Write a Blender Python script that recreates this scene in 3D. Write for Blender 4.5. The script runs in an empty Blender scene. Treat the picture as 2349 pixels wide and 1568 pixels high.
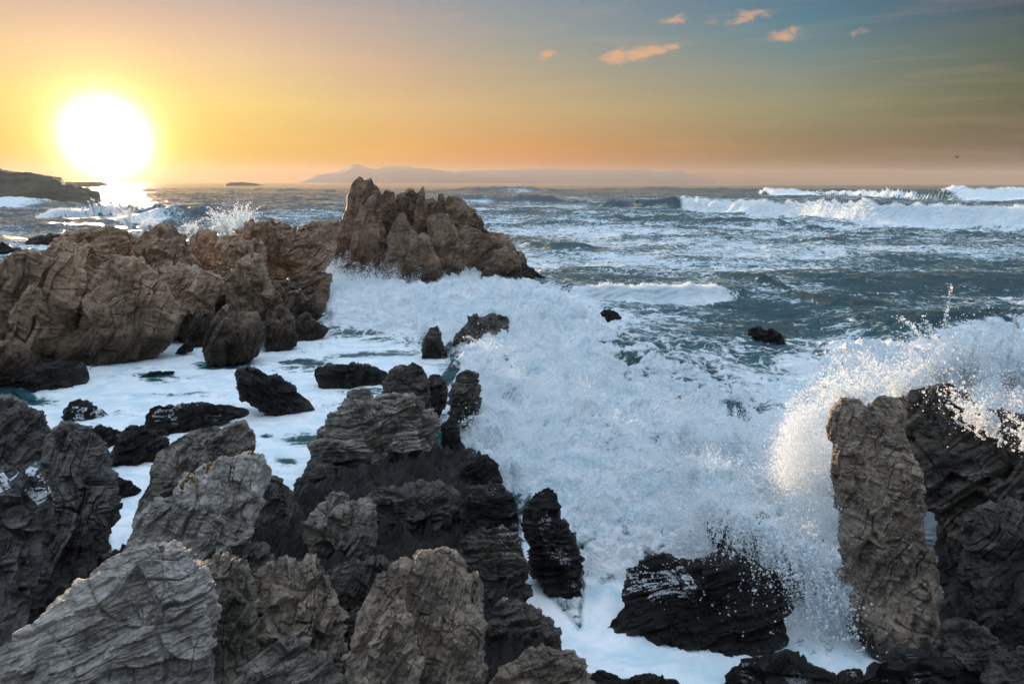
import bpy, math
import numpy as np
from mathutils import Matrix, Euler, Vector

sc = bpy.context.scene
R = math.radians
# ------------------------------------------------------------------ camera
F = 1566.0                       # focal length in reference pixels (frame 2349 x 1568)
CAM = np.array([0.0, 0.0, 5.0])
eul = Euler((R(90 - 13.15), 0, R(0)), 'XYZ')
cd = bpy.data.cameras.new('camera')
cam = bpy.data.objects.new('camera', cd)
sc.collection.objects.link(cam)
cam.location = CAM
cm = eul.to_matrix() @ Matrix.Rotation(R(0.15), 3, 'Z')
cam.rotation_euler = cm.to_euler()
cd.sensor_width = 36
cd.lens = 36 * F / 2349
cd.clip_start = 0.1
cd.clip_end = 40000
sc.camera = cam
CM = np.array(cm)

# ------------------------------------------------------------------ light
SUN_AZ = -29.72                   # degrees from the +Y axis, negative = left
SUN_EL = 2.86
sdir = np.array([math.sin(R(SUN_AZ)) * math.cos(R(SUN_EL)), math.cos(R(SUN_AZ)) * math.cos(R(SUN_EL)), math.sin(R(SUN_EL))])
sl = bpy.data.lights.new('sun', 'SUN')
sl.energy = 5.0
sl.angle = R(0.6)
sl.color = (1.0, 0.68, 0.42)
so = bpy.data.objects.new('sun', sl)
sc.collection.objects.link(so)
LEL = SUN_EL + 0.7               # the lamp stands for the upper part of the large glaring disc
ldir = (math.sin(R(SUN_AZ)) * math.cos(R(LEL)), math.cos(R(SUN_AZ)) * math.cos(R(LEL)), math.sin(R(LEL)))
so.rotation_euler = Vector(ldir).to_track_quat('Z', 'Y').to_euler()
so.location = (-20, 30, 20)

w = bpy.data.worlds.new('World')
sc.world = w
w.use_nodes = True


def lin(c):
    return [((v / 255) / 12.92 if v / 255 <= .04045 else ((v / 255 + .055) / 1.055) ** 2.4) for v in c]


class NT:
    """tiny node helper"""
    def __init__(s, tree):
        s.t = tree
        s.n = tree.nodes
        s.l = tree.links

    def new(s, typ, **kw):
        n = s.n.new(typ)
        for k, v in kw.items():
            setattr(n, k, v)
        return n

    def set(s, sock, v):
        if hasattr(v, 'is_output') or isinstance(v, bpy.types.NodeSocket):
            s.l.new(v, sock)
        else:
            sock.default_value = v

    def math(s, op, a, b=None, c=None, clamp=False):
        n = s.n.new('ShaderNodeMath')
        n.operation = op
        n.use_clamp = clamp
        for i, v in enumerate((a, b, c)):
            if v is not None:
                s.set(n.inputs[i], v)
        return n.outputs[0]

    def vmath(s, op, a, b=None):
        n = s.n.new('ShaderNodeVectorMath')
        n.operation = op
        s.set(n.inputs[0], a)
        if b is not None:
            s.set(n.inputs[1], b)
        return n.outputs['Value'] if op in ('DOT_PRODUCT', 'LENGTH') else n.outputs[0]

    def mix(s, f, a, b, blend='MIX'):
        n = s.n.new('ShaderNodeMix')
        n.data_type = 'RGBA'
        n.blend_type = blend
        s.set(n.inputs[0], f)
        s.set(n.inputs[6], a if not isinstance(a, (list, tuple)) else (*a[:3], 1))
        s.set(n.inputs[7], b if not isinstance(b, (list, tuple)) else (*b[:3], 1))
        return n.outputs[2]

    def ramp(s, f, stops, interp='LINEAR'):
        n = s.n.new('ShaderNodeValToRGB')
        cr = n.color_ramp
        cr.interpolation = interp
        while len(cr.elements) < len(stops):
            cr.elements.new(0.5)
        for e, (p, c) in zip(cr.elements, stops):
            e.position = p
            e.color = (*c[:3], 1) if isinstance(c, (list, tuple)) else (c, c, c, 1)
        s.set(n.inputs[0], f)
        return n.outputs[0]

    def mapr(s, v, a, b, c=0.0, d=1.0, smooth=True):
        n = s.n.new('ShaderNodeMapRange')
        if smooth:
            n.interpolation_type = 'SMOOTHSTEP'
        s.set(n.inputs[0], v)
        for i, x in enumerate((a, b, c, d)):
            s.set(n.inputs[i + 1], x)
        return n.outputs[0]

    def noise(s, vec, scale, detail=4, rough=.55, dist=0.0, ridged=False):
        n = s.n.new('ShaderNodeTexNoise')
        if ridged:
            n.noise_type = 'RIDGED_MULTIFRACTAL'
        s.set(n.inputs['Vector'], vec)
        n.inputs['Scale'].default_value = scale
        n.inputs['Detail'].default_value = detail
        n.inputs['Roughness'].default_value = rough
        n.inputs['Distortion'].default_value = dist
        return n.outputs[0]

    def mapping(s, vec, scale=(1, 1, 1), rot=(0, 0, 0), loc=(0, 0, 0)):
        n = s.n.new('ShaderNodeMapping')
        s.set(n.inputs[0], vec)
        n.inputs['Scale'].default_value = scale
        n.inputs['Rotation'].default_value = rot
        n.inputs['Location'].default_value = loc
        return n.outputs[0]


W = NT(w.node_tree)
for n in list(W.n):
    W.n.remove(n)
geo = W.new('ShaderNodeTexCoord').outputs['Generated']
dirn = W.vmath('NORMALIZE', geo)
sep = W.new('ShaderNodeSeparateXYZ')
W.l.new(dirn, sep.inputs[0])
elev = W.math('MULTIPLY', W.math('ARCSINE', sep.outputs[2]), 180 / math.pi)      # degrees
# ramp input: square-root spacing keeps fine control near the horizon
ef = W.math('POWER', W.math('DIVIDE', W.math('MAXIMUM', elev, 0.0), 90.0), 0.5)


def ep(d):
    return (max(d, 0) / 90.0) ** 0.5


hor = W.new('ShaderNodeCombineXYZ')
W.l.new(sep.outputs[0], hor.inputs[0])
W.l.new(sep.outputs[1], hor.inputs[1])
hn = W.vmath('NORMALIZE', hor.outputs[0])
daz = W.math('MULTIPLY', W.math('ARCCOSINE', W.math('MINIMUM', W.vmath('DOT_PRODUCT', hn, (math.sin(R(SUN_AZ)), math.cos(R(SUN_AZ)), 0)), 0.99999)), 180 / math.pi)
gam = W.math('MULTIPLY', W.math('ARCCOSINE', W.math('MINIMUM', W.vmath('DOT_PRODUCT', dirn, tuple(sdir)), 0.99999)), 180 / math.pi)

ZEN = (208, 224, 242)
# linear colours by angle from the sun's azimuth, then by elevation
cols = [
    (9, [(0, (0.0040, 0.0040, 0.0040)), (0.6, (0.0040, 0.0040, 0.0040)), (2.4, (0.1160, 0.1109, 0.0040)), (5.7, (0.3049, 0.2523, 0.0805)), (8.9, (0.3295, 0.2425, 0.1500)), (11, (0.2823, 0.2036, 0.1681)), (13.8, (0.1746, 0.1687, 0.1882))]),
    (20, [(0, (0.0409, 0.0407, 0.0384)), (0.6, (0.0570, 0.0147, 0.0040)), (2.4, (0.2575, 0.1143, 0.0040)), (5.7, (0.3161, 0.2006, 0.0863)), (8.9, (0.2780, 0.1879, 0.1324)), (11, (0.2226, 0.1777, 0.1569)), (13.8, (0.1539, 0.1518, 0.1736))]),
    (31, [(0, (0.0359, 0.0177, 0.0382)), (0.6, (0.0814, 0.0040, 0.0040)), (2.4, (0.2463, 0.0812, 0.0040)), (5.7, (0.2526, 0.1710, 0.0775)), (8.9, (0.1821, 0.1627, 0.1187)), (11, (0.1379, 0.1536, 0.1499)), (13.8, (0.0985, 0.1360, 0.1696))]),
    (51, [(0, (0.0040, 0.0040, 0.0040)), (0.6, (0.0040, 0.0040, 0.0040)), (2.4, (0.0622, 0.0361, 0.0040)), (5.7, (0.1148, 0.1156, 0.0657)), (8.9, (0.0688, 0.1083, 0.1145)), (11, (0.0267, 0.0965, 0.1316)), (13.8, (0.0153, 0.0692, 0.1324))]),
    (68, [(0, (0.0040, 0.0040, 0.0040)), (0.6, (0.0040, 0.0040, 0.0040)), (2.4, (0.0040, 0.0040, 0.0040)), (5.7, (0.0089, 0.0213, 0.0053)), (8.9, (0.0040, 0.0270, 0.0191)), (11, (0.0040, 0.0085, 0.0325)), (13.8, (0.0040, 0.0063, 0.0401))]),
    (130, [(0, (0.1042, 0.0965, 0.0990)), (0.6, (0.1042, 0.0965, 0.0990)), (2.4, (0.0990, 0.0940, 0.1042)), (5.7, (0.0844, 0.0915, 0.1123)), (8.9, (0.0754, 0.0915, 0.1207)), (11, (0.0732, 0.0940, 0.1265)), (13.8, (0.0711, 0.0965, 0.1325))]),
]
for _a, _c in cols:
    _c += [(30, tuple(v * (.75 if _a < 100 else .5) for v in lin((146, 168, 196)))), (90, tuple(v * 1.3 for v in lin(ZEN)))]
prev = None
pa = None
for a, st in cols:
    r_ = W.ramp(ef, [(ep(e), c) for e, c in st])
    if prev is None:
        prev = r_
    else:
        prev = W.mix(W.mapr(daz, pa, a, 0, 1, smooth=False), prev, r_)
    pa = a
# aureole round the low sun
g1 = W.math('EXPONENT', W.math('MULTIPLY', W.math('POWER', W.math('DIVIDE', gam, 1.8), 2.0), -1.0))
g2 = W.math('EXPONENT', W.math('MULTIPLY', W.math('POWER', W.math('DIVIDE', gam, 4.1), 2.0), -1.0))
c1 = W.new('ShaderNodeCombineXYZ')
for i, k in enumerate((6.5, 5.6, 4.2)):
    W.l.new(W.math('MULTIPLY', g1, k), c1.inputs[i])
c2 = W.new('ShaderNodeCombineXYZ')
for i, k in enumerate((.6, .36, .14)):
    W.l.new(W.math('MULTIPLY', g2, k), c2.inputs[i])
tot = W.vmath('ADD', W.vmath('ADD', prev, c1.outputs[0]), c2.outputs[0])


def ray(px, py):
    px = np.asarray(px, float)
    py = np.asarray(py, float)
    v = np.stack([(px - 1174.5) / F, -(py - 784) / F, -np.ones_like(px)], -1)
    return v @ CM.T


# small sunlit clouds, at fixed directions of the sky
azm = W.math('MULTIPLY', W.math('ARCTAN2', sep.outputs[0], sep.outputs[1]), 180 / math.pi)
cv = W.new('ShaderNodeCombineXYZ')
W.l.new(azm, cv.inputs[0])
W.l.new(W.math('MULTIPLY', elev, 2.2), cv.inputs[1])
cn = W.noise(cv.outputs[0], 0.9, 5, .6, .4)
cn2 = W.noise(W.mapping(cv.outputs[0], (.10, .5, 1)), 1.0, 4, .6, .5)
acc = None
for (x, y, rx, ry, st) in [(1475, 122, 62, 14, 1.0), (1415, 130, 34, 16, 1.0), (1535, 108, 34, 9, .75), (1258, 126, 26, 10, .75), (1345, 119, 26, 6, .45), (1098, 203, 16, 7, .55), (1230, 214, 16, 6, .45),
                       (1545, 48, 44, 11, .65), (1720, 36, 52, 15, .65), (1632, 46, 18, 9, .55), (1800, 82, 44, 13, .8), (1957, 78, 32, 9, .45), (910, 142, 26, 5, .4), (15, 92, 60, 8, .5), (25, 140, 60, 8, .5)]:
    d = ray(x, y)
    d = d / np.linalg.norm(d)
    e0 = math.degrees(math.asin(d[2]))
    a0 = math.degrees(math.atan2(d[0], d[1]))
    ax = W.math('POWER', W.math('DIVIDE', W.math('SUBTRACT', azm, a0), math.degrees(rx / F) * 1.05), 2.0)
    ay = W.math('POWER', W.math('DIVIDE', W.math('SUBTRACT', elev, W.math('MULTIPLY_ADD', W.math('SUBTRACT', azm, a0), .13, e0)), math.degrees(ry / F) * 1.05), 2.0)
    f = W.math('MULTIPLY', W.math('EXPONENT', W.math('MULTIPLY', W.math('ADD', ax, ay), -1.0)), st)
    acc = f if acc is None else W.math('MAXIMUM', acc, f)
cm_ = W.mapr(W.math('ADD', acc, W.math('MULTIPLY', W.math('SUBTRACT', cn, .5), 1.5)), .22, .95)
cm_ = W.math('MULTIPLY', cm_, W.math('MINIMUM', W.math('MULTIPLY', acc, 2.0), .62))
tot = W.mix(cm_, tot, tuple(v * .58 for v in lin((238, 172, 122))))
# low dark streaks of cloud bank over the sea
acc = None
for (x, y, rx, ry, st) in [(1837, 323, 26, 7, .8), (1912, 326, 40, 6, .5), (1720, 350, 60, 3, .8), (1590, 358, 40, 2.5, .5), (1790, 330, 30, 4, .4)]:
    d = ray(x, y)
    d = d / np.linalg.norm(d)
    e0 = math.degrees(math.asin(d[2]))
    a0 = math.degrees(math.atan2(d[0], d[1]))
    ax = W.math('POWER', W.math('DIVIDE', W.math('SUBTRACT', azm, a0), math.degrees(rx / F)), 2.0)
    ay = W.math('POWER', W.math('DIVIDE', W.math('SUBTRACT', elev, e0), math.degrees(ry / F)), 2.0)
    f = W.math('MULTIPLY', W.math('EXPONENT', W.math('MULTIPLY', W.math('ADD', ax, ay), -1.0)), st)
    acc = f if acc is None else W.math('MAXIMUM', acc, f)
tot = W.mix(W.math('MULTIPLY', acc, .45), tot, tuple(v * .54 for v in lin((120, 88, 72))))
# faint high veil
veil = W.math('MULTIPLY', W.mapr(cn2, .45, .8), .10)
tot = W.mix(veil, tot, tuple(v * .54 for v in lin((235, 190, 150))))

sky = W.new('ShaderNodeTexSky', sky_type='NISHITA')
sky.sun_disc = False
sky.sun_elevation = R(SUN_EL)
sky.sun_rotation = R(SUN_AZ)
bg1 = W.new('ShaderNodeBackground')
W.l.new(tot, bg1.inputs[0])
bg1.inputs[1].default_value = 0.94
bg2 = W.new('ShaderNodeBackground')
W.l.new(sky.outputs[0], bg2.inputs[0])
bg2.inputs[1].default_value = 0.01
ad = W.new('ShaderNodeAddShader')
W.l.new(bg1.outputs[0], ad.inputs[0])
W.l.new(bg2.outputs[0], ad.inputs[1])
wo = W.new('ShaderNodeOutputWorld')
W.l.new(ad.outputs[0], wo.inputs[0])

vs = sc.view_settings
vs.view_transform = 'Standard'
vs.look = 'None'
vs.exposure = 0.9
vs.gamma = 1.0
vs.use_curve_mapping = False
sc.cycles.max_bounces = 8
sc.cycles.diffuse_bounces = 3
sc.cycles.glossy_bounces = 3
sc.cycles.volume_bounces = 0
sc.cycles.use_denoising = True
sc.cycles.use_adaptive_sampling = True
sc.cycles.adaptive_threshold = 0.02

# ------------------------------------------------------------------ numpy noise
rg = np.random.default_rng(7)
_G = rg.normal(size=(256, 3)).astype(np.float32)
_G /= np.linalg.norm(_G, axis=1, keepdims=True)
_H = rg.random(4096).astype(np.float32)


def _hash(ix, iy, iz):
    h = (ix * 73856093) ^ (iy * 19349663) ^ (iz * 83492791)
    h = (h ^ (h >> 13)) * 1274126177
    return ((h ^ (h >> 16)) & 255)


def perlin(p, seed=0):
    p = np.asarray(p, np.float32) + np.float32(seed * 17.31)
    i = np.floor(p).astype(np.int32)
    f = p - i
    u = f * f * f * (f * (f * 6 - 15) + 10)
    out = 0
    with np.errstate(over='ignore'):
        for dx in (0, 1):
            wx = u[:, 0] if dx else 1 - u[:, 0]
            for dy in (0, 1):
                wy = u[:, 1] if dy else 1 - u[:, 1]
                for dz in (0, 1):
                    wz = u[:, 2] if dz else 1 - u[:, 2]
                    g = _G[_hash(i[:, 0] + dx, i[:, 1] + dy, i[:, 2] + dz)]
                    out = out + wx * wy * wz * (g[:, 0] * (f[:, 0] - dx) + g[:, 1] * (f[:, 1] - dy) + g[:, 2] * (f[:, 2] - dz))
    return out * 1.6


def fbm(p, octs=4, seed=0, gain=.5, lac=2.03):
    a, s, t = 1.0, 0, 0
    for k in range(octs):
        s = s + a * perlin(p * lac ** k, seed + k)
        t += a
        a *= gain
    return s / t


def ridged(p, octs=4, seed=0, gain=.55):
    a, s, t = 1.0, 0, 0
    for k in range(octs):
        s = s + a * (1 - 2 * np.abs(perlin(p * 2.07 ** k, seed + k)))
        t += a
        a *= gain
    return s / t


def billow(p, octs=4, seed=0, gain=.55):
    a, s, t = 1.0, 0, 0
    for k in range(octs):
        s = s + a * np.abs(perlin(p * 2.07 ** k, seed + k)) * 2
        t += a
        a *= gain
    return s / t


def sstep(x, a, b):
    t = np.clip((x - a) / (b - a), 0, 1)
    return t * t * (3 - 2 * t)


# ------------------------------------------------------------------ mesh helpers
def make_mesh(name, V, Q=None, T=None, smooth=True, attrs=None):
    me = bpy.data.meshes.new(name)
    V = np.asarray(V, np.float32)
    me.vertices.add(len(V))
    me.vertices.foreach_set('co', V.ravel())
    loops, starts = [], []
    n = 0
    if Q is not None and len(Q):
        loops.append(np.asarray(Q, np.int32).ravel())
        starts.append(np.arange(len(Q), dtype=np.int32) * 4)
        n = len(Q) * 4
    if T is not None and len(T):
        loops.append(np.asarray(T, np.int32).ravel())
        starts.append(n + np.arange(len(T), dtype=np.int32) * 3)
    if loops:
        L = np.concatenate(loops)
        S = np.concatenate(starts)
        me.loops.add(len(L))
        me.loops.foreach_set('vertex_index', L)
        me.polygons.add(len(S))
        me.polygons.foreach_set('loop_start', S)
        me.update(calc_edges=True)
        me.polygons.foreach_set('use_smooth', np.full(len(S), smooth))
    for k, v in (attrs or {}).items():
        a = me.attributes.new(k, 'FLOAT', 'POINT')
        a.data.foreach_set('value', np.asarray(v, np.float32).ravel())
    me.update()
    return me


def link(name, me, mat=None, parent=None, loc=(0, 0, 0), **props):
    o = bpy.data.objects.new(name, me)
    sc.collection.objects.link(o)
    if mat is not None and me is not None:
        me.materials.append(mat)
    if parent is not None:
        o.parent = parent
    o.location = loc
    for k, v in props.items():
        if v:
            o[k] = v
    return o


def gnd(px, py, z=0.0):
    """world point where the sight line of a reference pixel meets height z"""
    d = ray(px, py)
    t = (z - CAM[2]) / d[..., 2]
    return CAM + d * t[..., None]


def at(px, py, Y):
    d = ray(px, py)
    return CAM + d * (Y / d[..., 1])[..., None]


def proj(P):
    """world point -> reference pixels (used to look up ground regions)"""
    q = (P - CAM) @ CM
    return 1174.5 + F * q[:, 0] / -q[:, 2], 784 - F * q[:, 1] / -q[:, 2]


# ------------------------------------------------------------------ rock materials
def rock_mat(name, dark, light, rust=(.16, .08, .03), rust_amt=.25, wet_z=.35, gloss=.75, vein=.15, sc_=1.0, wetdark=.22, bump=1.0, st=0.0, foamz=0.0):
    m = bpy.data.materials.new(name)
    m.use_nodes = True
    N = NT(m.node_tree)
    bs = N.n['Principled BSDF']
    tc = N.new('ShaderNodeTexCoord').outputs['Object']
    gp = N.new('ShaderNodeNewGeometry')
    nrm = gp.outputs['Normal']
    pos = gp.outputs['Position']
    lay = N.mapping(tc, (1.0, 1.0, 5.5), (R(18), R(st), 0))
    n1 = N.noise(tc, 1.7 * sc_, 6, .62, .3)
    n2 = N.noise(lay, 4.2 * sc_, 8, .72, .25)
    n3 = N.noise(tc, 30 * sc_, 6, .78)
    f = N.math('ADD', N.math('MULTIPLY', n1, .5), N.math('ADD', N.math('MULTIPLY', n2, .45), N.math('MULTIPLY', n3, .3)))
    col = N.mix(N.mapr(f, .50, .74), dark, light)
    vn = N.mapr(N.noise(lay, 2.6 * sc_, 6, .75, .6, ridged=False), .58, .68)
    col = N.mix(N.math('MULTIPLY', vn, vein), col, tuple(min(1, c * 1.7 + .04) for c in light))
    rs = N.mapr(N.noise(tc, 1.1 * sc_, 5, .7, .6), .52, .72)
    col = N.mix(N.math('MULTIPLY', rs, rust_amt), col, rust)
    # speckle: barnacles and pores
    sp = N.mapr(N.noise(tc, 60 * sc_, 2, .6), .56, .70)
    col = N.mix(N.math('MULTIPLY', sp, .35), col, tuple(c * .35 for c in dark))
    # wet below the splash line
    sepp = N.new('ShaderNodeSeparateXYZ')
    N.l.new(pos, sepp.inputs[0])
    hz = N.math('ADD', sepp.outputs[2], N.math('MULTIPLY', N.math('SUBTRACT', n1, .5), wet_z * 1.6))
    wet = N.mapr(hz, wet_z * .45, wet_z * 1.6, 1, 0)
    col = N.mix(wet, col, N.mix(1.0, col, (wetdark,) * 3, 'MULTIPLY'))
    # cracks
    v = N.new('ShaderNodeTexVoronoi', feature='DISTANCE_TO_EDGE')
    N.set(v.inputs['Vector'], N.vmath('ADD', N.mapping(tc, (1, 1, 1.9), (R(25), R(st * .5 + 12), 0)), N.vmath('MULTIPLY', N.mapping(N.new('ShaderNodeCombineXYZ').outputs[0]), (0, 0, 0))))
    nd = N.new('ShaderNodeTexNoise')
    N.set(nd.inputs['Vector'], tc)
    nd.inputs['Scale'].default_value = 3 * sc_
    nd.inputs['Detail'].default_value = 5
    wv = N.vmath('ADD', N.mapping(tc, (1, 1, 1.9), (R(25), R(st * .5 + 12), 0)), N.vmath('MULTIPLY', nd.outputs['Color'], (1.1, 1.1, 1.1)))
    N.set(v.inputs['Vector'], wv)
    v.inputs['Scale'].default_value = 2.3 * sc_
    crack = N.mapr(v.outputs['Distance'], 0.0, .02)
    col = N.mix(N.math('MULTIPLY', N.math('SUBTRACT', 1.0, crack), .3), col, tuple(c * .25 for c in dark))
    N.l.new(col, bs.inputs['Base Color'])
    N.set(bs.inputs['Roughness'], N.math('MULTIPLY_ADD', wet, -(gloss - .30), N.math('MULTIPLY_ADD', n3, .2, gloss - .1)))
    bs.inputs['Specular IOR Level'].default_value = .6
    h = N.math('ADD', N.math('MULTIPLY', n2, .45), N.math('ADD', N.math('MULTIPLY', n3, .55), N.math('MULTIPLY', crack, .08)))
    h = N.math('ADD', h, N.math('MULTIPLY', N.noise(tc, 9 * sc_, 7, .72, .1), .8))
    b = N.new('ShaderNodeBump')
    b.inputs['Strength'].default_value = 1.0
    b.inputs['Distance'].default_value = .085 * bump / sc_
    N.l.new(h, b.inputs['Height'])
    N.l.new(b.outputs[0], bs.inputs['Normal'])
    m['bs'] = 1
    return m


M = {
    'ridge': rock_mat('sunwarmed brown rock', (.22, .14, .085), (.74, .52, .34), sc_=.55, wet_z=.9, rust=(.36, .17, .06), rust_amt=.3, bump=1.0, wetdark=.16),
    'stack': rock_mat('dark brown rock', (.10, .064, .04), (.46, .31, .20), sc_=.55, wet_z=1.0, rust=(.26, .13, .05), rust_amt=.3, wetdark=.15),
    'pale': rock_mat('pale grey rock', (.15, .138, .12), (.80, .75, .67), sc_=1.5, wet_z=.25, vein=.35, rust=(.30, .20, .16), rust_amt=.25, bump=1.1),
    'grey': rock_mat('grey rock', (.07, .062, .05), (.50, .45, .37), sc_=1.4, wet_z=.45, vein=.3, rust=(.17, .11, .06), rust_amt=.3, bump=1.1, st=60),
    'warm': rock_mat('brown grey rock', (.08, .065, .05), (.62, .50, .38), sc_=1.6, wet_z=.3, vein=.2, rust=(.36, .20, .10), rust_amt=.45, bump=1.2, st=70),
    'dark': rock_mat('dark grey rock', (.02, .018, .016), (.19, .17, .14), sc_=1.4, wet_z=.5, vein=.2, rust=(.12, .07, .03), rust_amt=.35, bump=1.2),
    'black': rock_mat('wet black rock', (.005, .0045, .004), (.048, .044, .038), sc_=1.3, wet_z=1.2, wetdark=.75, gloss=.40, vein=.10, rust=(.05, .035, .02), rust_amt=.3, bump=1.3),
    'mottle': rock_mat('mottled dark rock', (.02, .02, .018), (.30, .29, .27), sc_=1.9, wet_z=.4, vein=.3, rust=(.09, .07, .05), rust_amt=.2, bump=1.3),
}


# ------------------------------------------------------------------ rock builder
TRI = [0]


def lobe(poly, d, T=.6, Tb=None, c=None, e=.78, st=20, sp=.16, sa=.024, big=.07, fine=.045, fac=20, seed=1, lean=0.0, res=1.0, blocky=0.0, blk=None, jag=.035):
    P = np.asarray(poly, float)
    if c is None:
        # area centroid
        x, y = P[:, 0], P[:, 1]
        x2, y2 = np.roll(x, -1), np.roll(y, -1)
        cr = x * y2 - x2 * y
        A = cr.sum() / 2
        c = (((x + x2) * cr).sum() / (6 * A), ((y + y2) * cr).sum() / (6 * A))
    c = np.asarray(c, float)
    per = np.linalg.norm(np.roll(P, -1, 0) - P, axis=1).sum()
    onscreen = per
    nt = int(np.clip(onscreen * .4359 / 1.7 * res, 150 * res, 440))
    rad_px = per / 6.28
    nf = int(np.clip(rad_px * .4359 / 1.1 * res, 34 * res, 125))
    nb = max(6, nf // 4)
    # polygon -> polar radius
    th = np.linspace(0, 2 * np.pi, nt, endpoint=False)
    dx, dy = np.cos(th), np.sin(th)
    Rr = np.zeros(nt)
    for i in range(len(P)):
        a = P[i] - c
        b = P[(i + 1) % len(P)] - c
        s = b - a
        den = dx * s[1] - dy * s[0]
        with np.errstate(divide='ignore', invalid='ignore'):
            t = (a[0] * s[1] - a[1] * s[0]) / den
            u = (a[0] * dy - a[1] * dx) / den
        ok = (t > 0) & (u >= -1e-6) & (u <= 1 + 1e-6) & np.isfinite(t)
        Rr = np.where(ok & (t > Rr), t, Rr)
    Rr = np.where(Rr <= 0, Rr[Rr > 0].mean(), Rr)
    k = np.array([.25, .5, .25])
    Rr = .25 * np.roll(Rr, 1) + .5 * Rr + .25 * np.roll(Rr, -1)
    rim_n = np.stack([dx * 2.2, dy * 2.2, 0 * dx + seed * 1.7], 1)
    Rr = Rr * (1 + jag * ridged(rim_n, 4, seed, .6) - jag * .25)
    P0 = CAM + ray(*c) * (d / ray(*c)[1])
    n = P0 - CAM
    dist = np.linalg.norm(n)
    n = n / dist
    if lean:
        rgt = np.cross(n, [0, 0, 1.])
        rgt /= np.linalg.norm(rgt)
        Rm = np.array(Matrix.Rotation(R(lean), 3, Vector(rgt)))
        n = Rm @ n
    U = np.cross(n, [0, 0, 1.])
    U /= np.linalg.norm(U)
    Vv = np.cross(U, n)
    ex = c[0] + dx * Rr
    ey = c[1] + dy * Rr
    D = ray(ex, ey)
    t = ((P0 - CAM) @ n) / (D @ n)
    rim = CAM + D * t[:, None] - P0            # rim points in the plane
    S = np.linalg.norm(rim, axis=1).mean()
    Tf = T * S
    Tb = (Tb if Tb is not None else max(T, .7)) * S
    phf = np.linspace(0, np.pi / 2, nf + 1)[1:]
    phb = np.linspace(np.pi / 2, np.pi, nb + 1)[1:-1]
    ph = np.concatenate([phf, phb])
    sr = np.sin(ph) ** 1.0
    cw = np.sign(np.cos(ph)) * np.abs(np.cos(ph)) ** e
    cw[nf - 1] = 0
    dep = np.where(cw > 0, cw * Tf, cw * Tb)
    V = P0 + sr[:, None, None] * rim[None] - dep[:, None, None] * n
    V = V.reshape(-1, 3)
    top = P0 - n * Tf
    bot = P0 + n * Tb
    V = np.vstack([V, top, bot])
    nr = len(ph)
    # facets: planes cutting into the body
    rs = np.random.default_rng(seed)
    Q_ = V - P0
    uu, vv, ww = Q_ @ U / S, Q_ @ Vv / S, -(Q_ @ n) / max(Tf, 1e-6)
    q = np.stack([uu, vv, ww], 1)
    sc_f = np.ones(len(V))
    for _ in range(fac):
        nn = rs.normal(size=3)
        nn[2] = abs(nn[2]) + .35
        nn /= np.linalg.norm(nn)
        h = rs.uniform(.50, .88) + .25 * (1 - nn[2])
        pr = q @ nn
        with np.errstate(divide='ignore', invalid='ignore'):
            f = np.where(pr > h, h / pr, 1)
        sc_f = np.minimum(sc_f, f)
    rimw = 1 - np.abs(ww).clip(0, 1)
    sc_f = 1 - (1 - sc_f) * (1 - .9 * rimw ** 2)
    V = P0 + (V - P0) * sc_f[:, None]
    # grid normals
    G = V[:-2].reshape(nr, nt, 3)
    a_ = np.roll(G, -1, 1) - np.roll(G, 1, 1)
    b_ = np.empty_like(G)
    b_[1:-1] = G[2:] - G[:-2]
    b_[0] = G[1] - top
    b_[-1] = bot - G[-2]
    Nn = np.cross(a_, b_).reshape(-1, 3)
    ln = np.linalg.norm(Nn, axis=1, keepdims=True)
    Nn = Nn / np.maximum(ln, 1e-9)
    Nn = np.vstack([Nn, -n, n])
    if (Nn[:-2] * (V[:-2] - P0)).sum() < 0:
        Nn[:-2] *= -1
    # displacement, in world metres
    X = (V / S).astype(np.float32)
    blk = .225 if blk is None else blk
    aa = R(st)
    ns_ = (-math.sin(aa)) * U + math.cos(aa) * Vv - .35 * n
    ns_ /= np.linalg.norm(ns_)
    tl_ = math.cos(aa) * U + math.sin(aa) * Vv
    ns = (-math.sin(aa)) * U + math.cos(aa) * Vv - .35 * n
    ns /= np.linalg.norm(ns)
    tl = math.cos(aa) * U + math.sin(aa) * Vv
    Sx = np.stack([X @ ns, X @ tl * .30, X @ np.cross(ns, tl) * .45], 1)   # stretched along the layers
    disp = big * 1.4 * fbm(X * 1.25, 2, seed)
    disp += big * .6 * (np.clip(ridged(X * 1.9, 3, seed + 9), -.2, 1) - .45)
    wpv = np.stack([fbm(X * 1.1, 2, seed + 51), fbm(X * 1.1, 2, seed + 52), fbm(X * 1.1, 2, seed + 53)], 1) * .28
    tb = np.cross(ns_, tl_)
    L3 = np.stack([X @ ns_, X @ tl_, X @ tb], 1) + wpv
    rimf = np.concatenate([np.repeat(1 - np.abs(cw) ** .5, nt), [0, 0]])
    for cs, am, kk in ((np.array([.38, .95, .66]), 1.15 * blk, 0), (np.array([.16, .44, .30]), .52 * blk, 1), (np.array([.065, .20, .15]), .16 * blk, 2)):
        c3 = L3 / cs + seed * 3.7 + kk * 11.3
        c3[:, 1] += .5 * np.floor(c3[:, 0])
        fl = np.floor(c3)
        fr = c3 - fl - .5
        with np.errstate(over='ignore'):
            ih = _hash(fl[:, 0].astype(np.int32), fl[:, 1].astype(np.int32), fl[:, 2].astype(np.int32))
        g3 = _G[ih]
        bo = _H[(ih * 13 + 5) & 4095] - .5
        # soften the step at cell borders a little so that faces meet in an edge
        edge = np.minimum(.5 - np.abs(fr[:, 0]), np.minimum(.5 - np.abs(fr[:, 1]), .5 - np.abs(fr[:, 2])))
        sm_ = sstep(edge, 0, .055)
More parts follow.
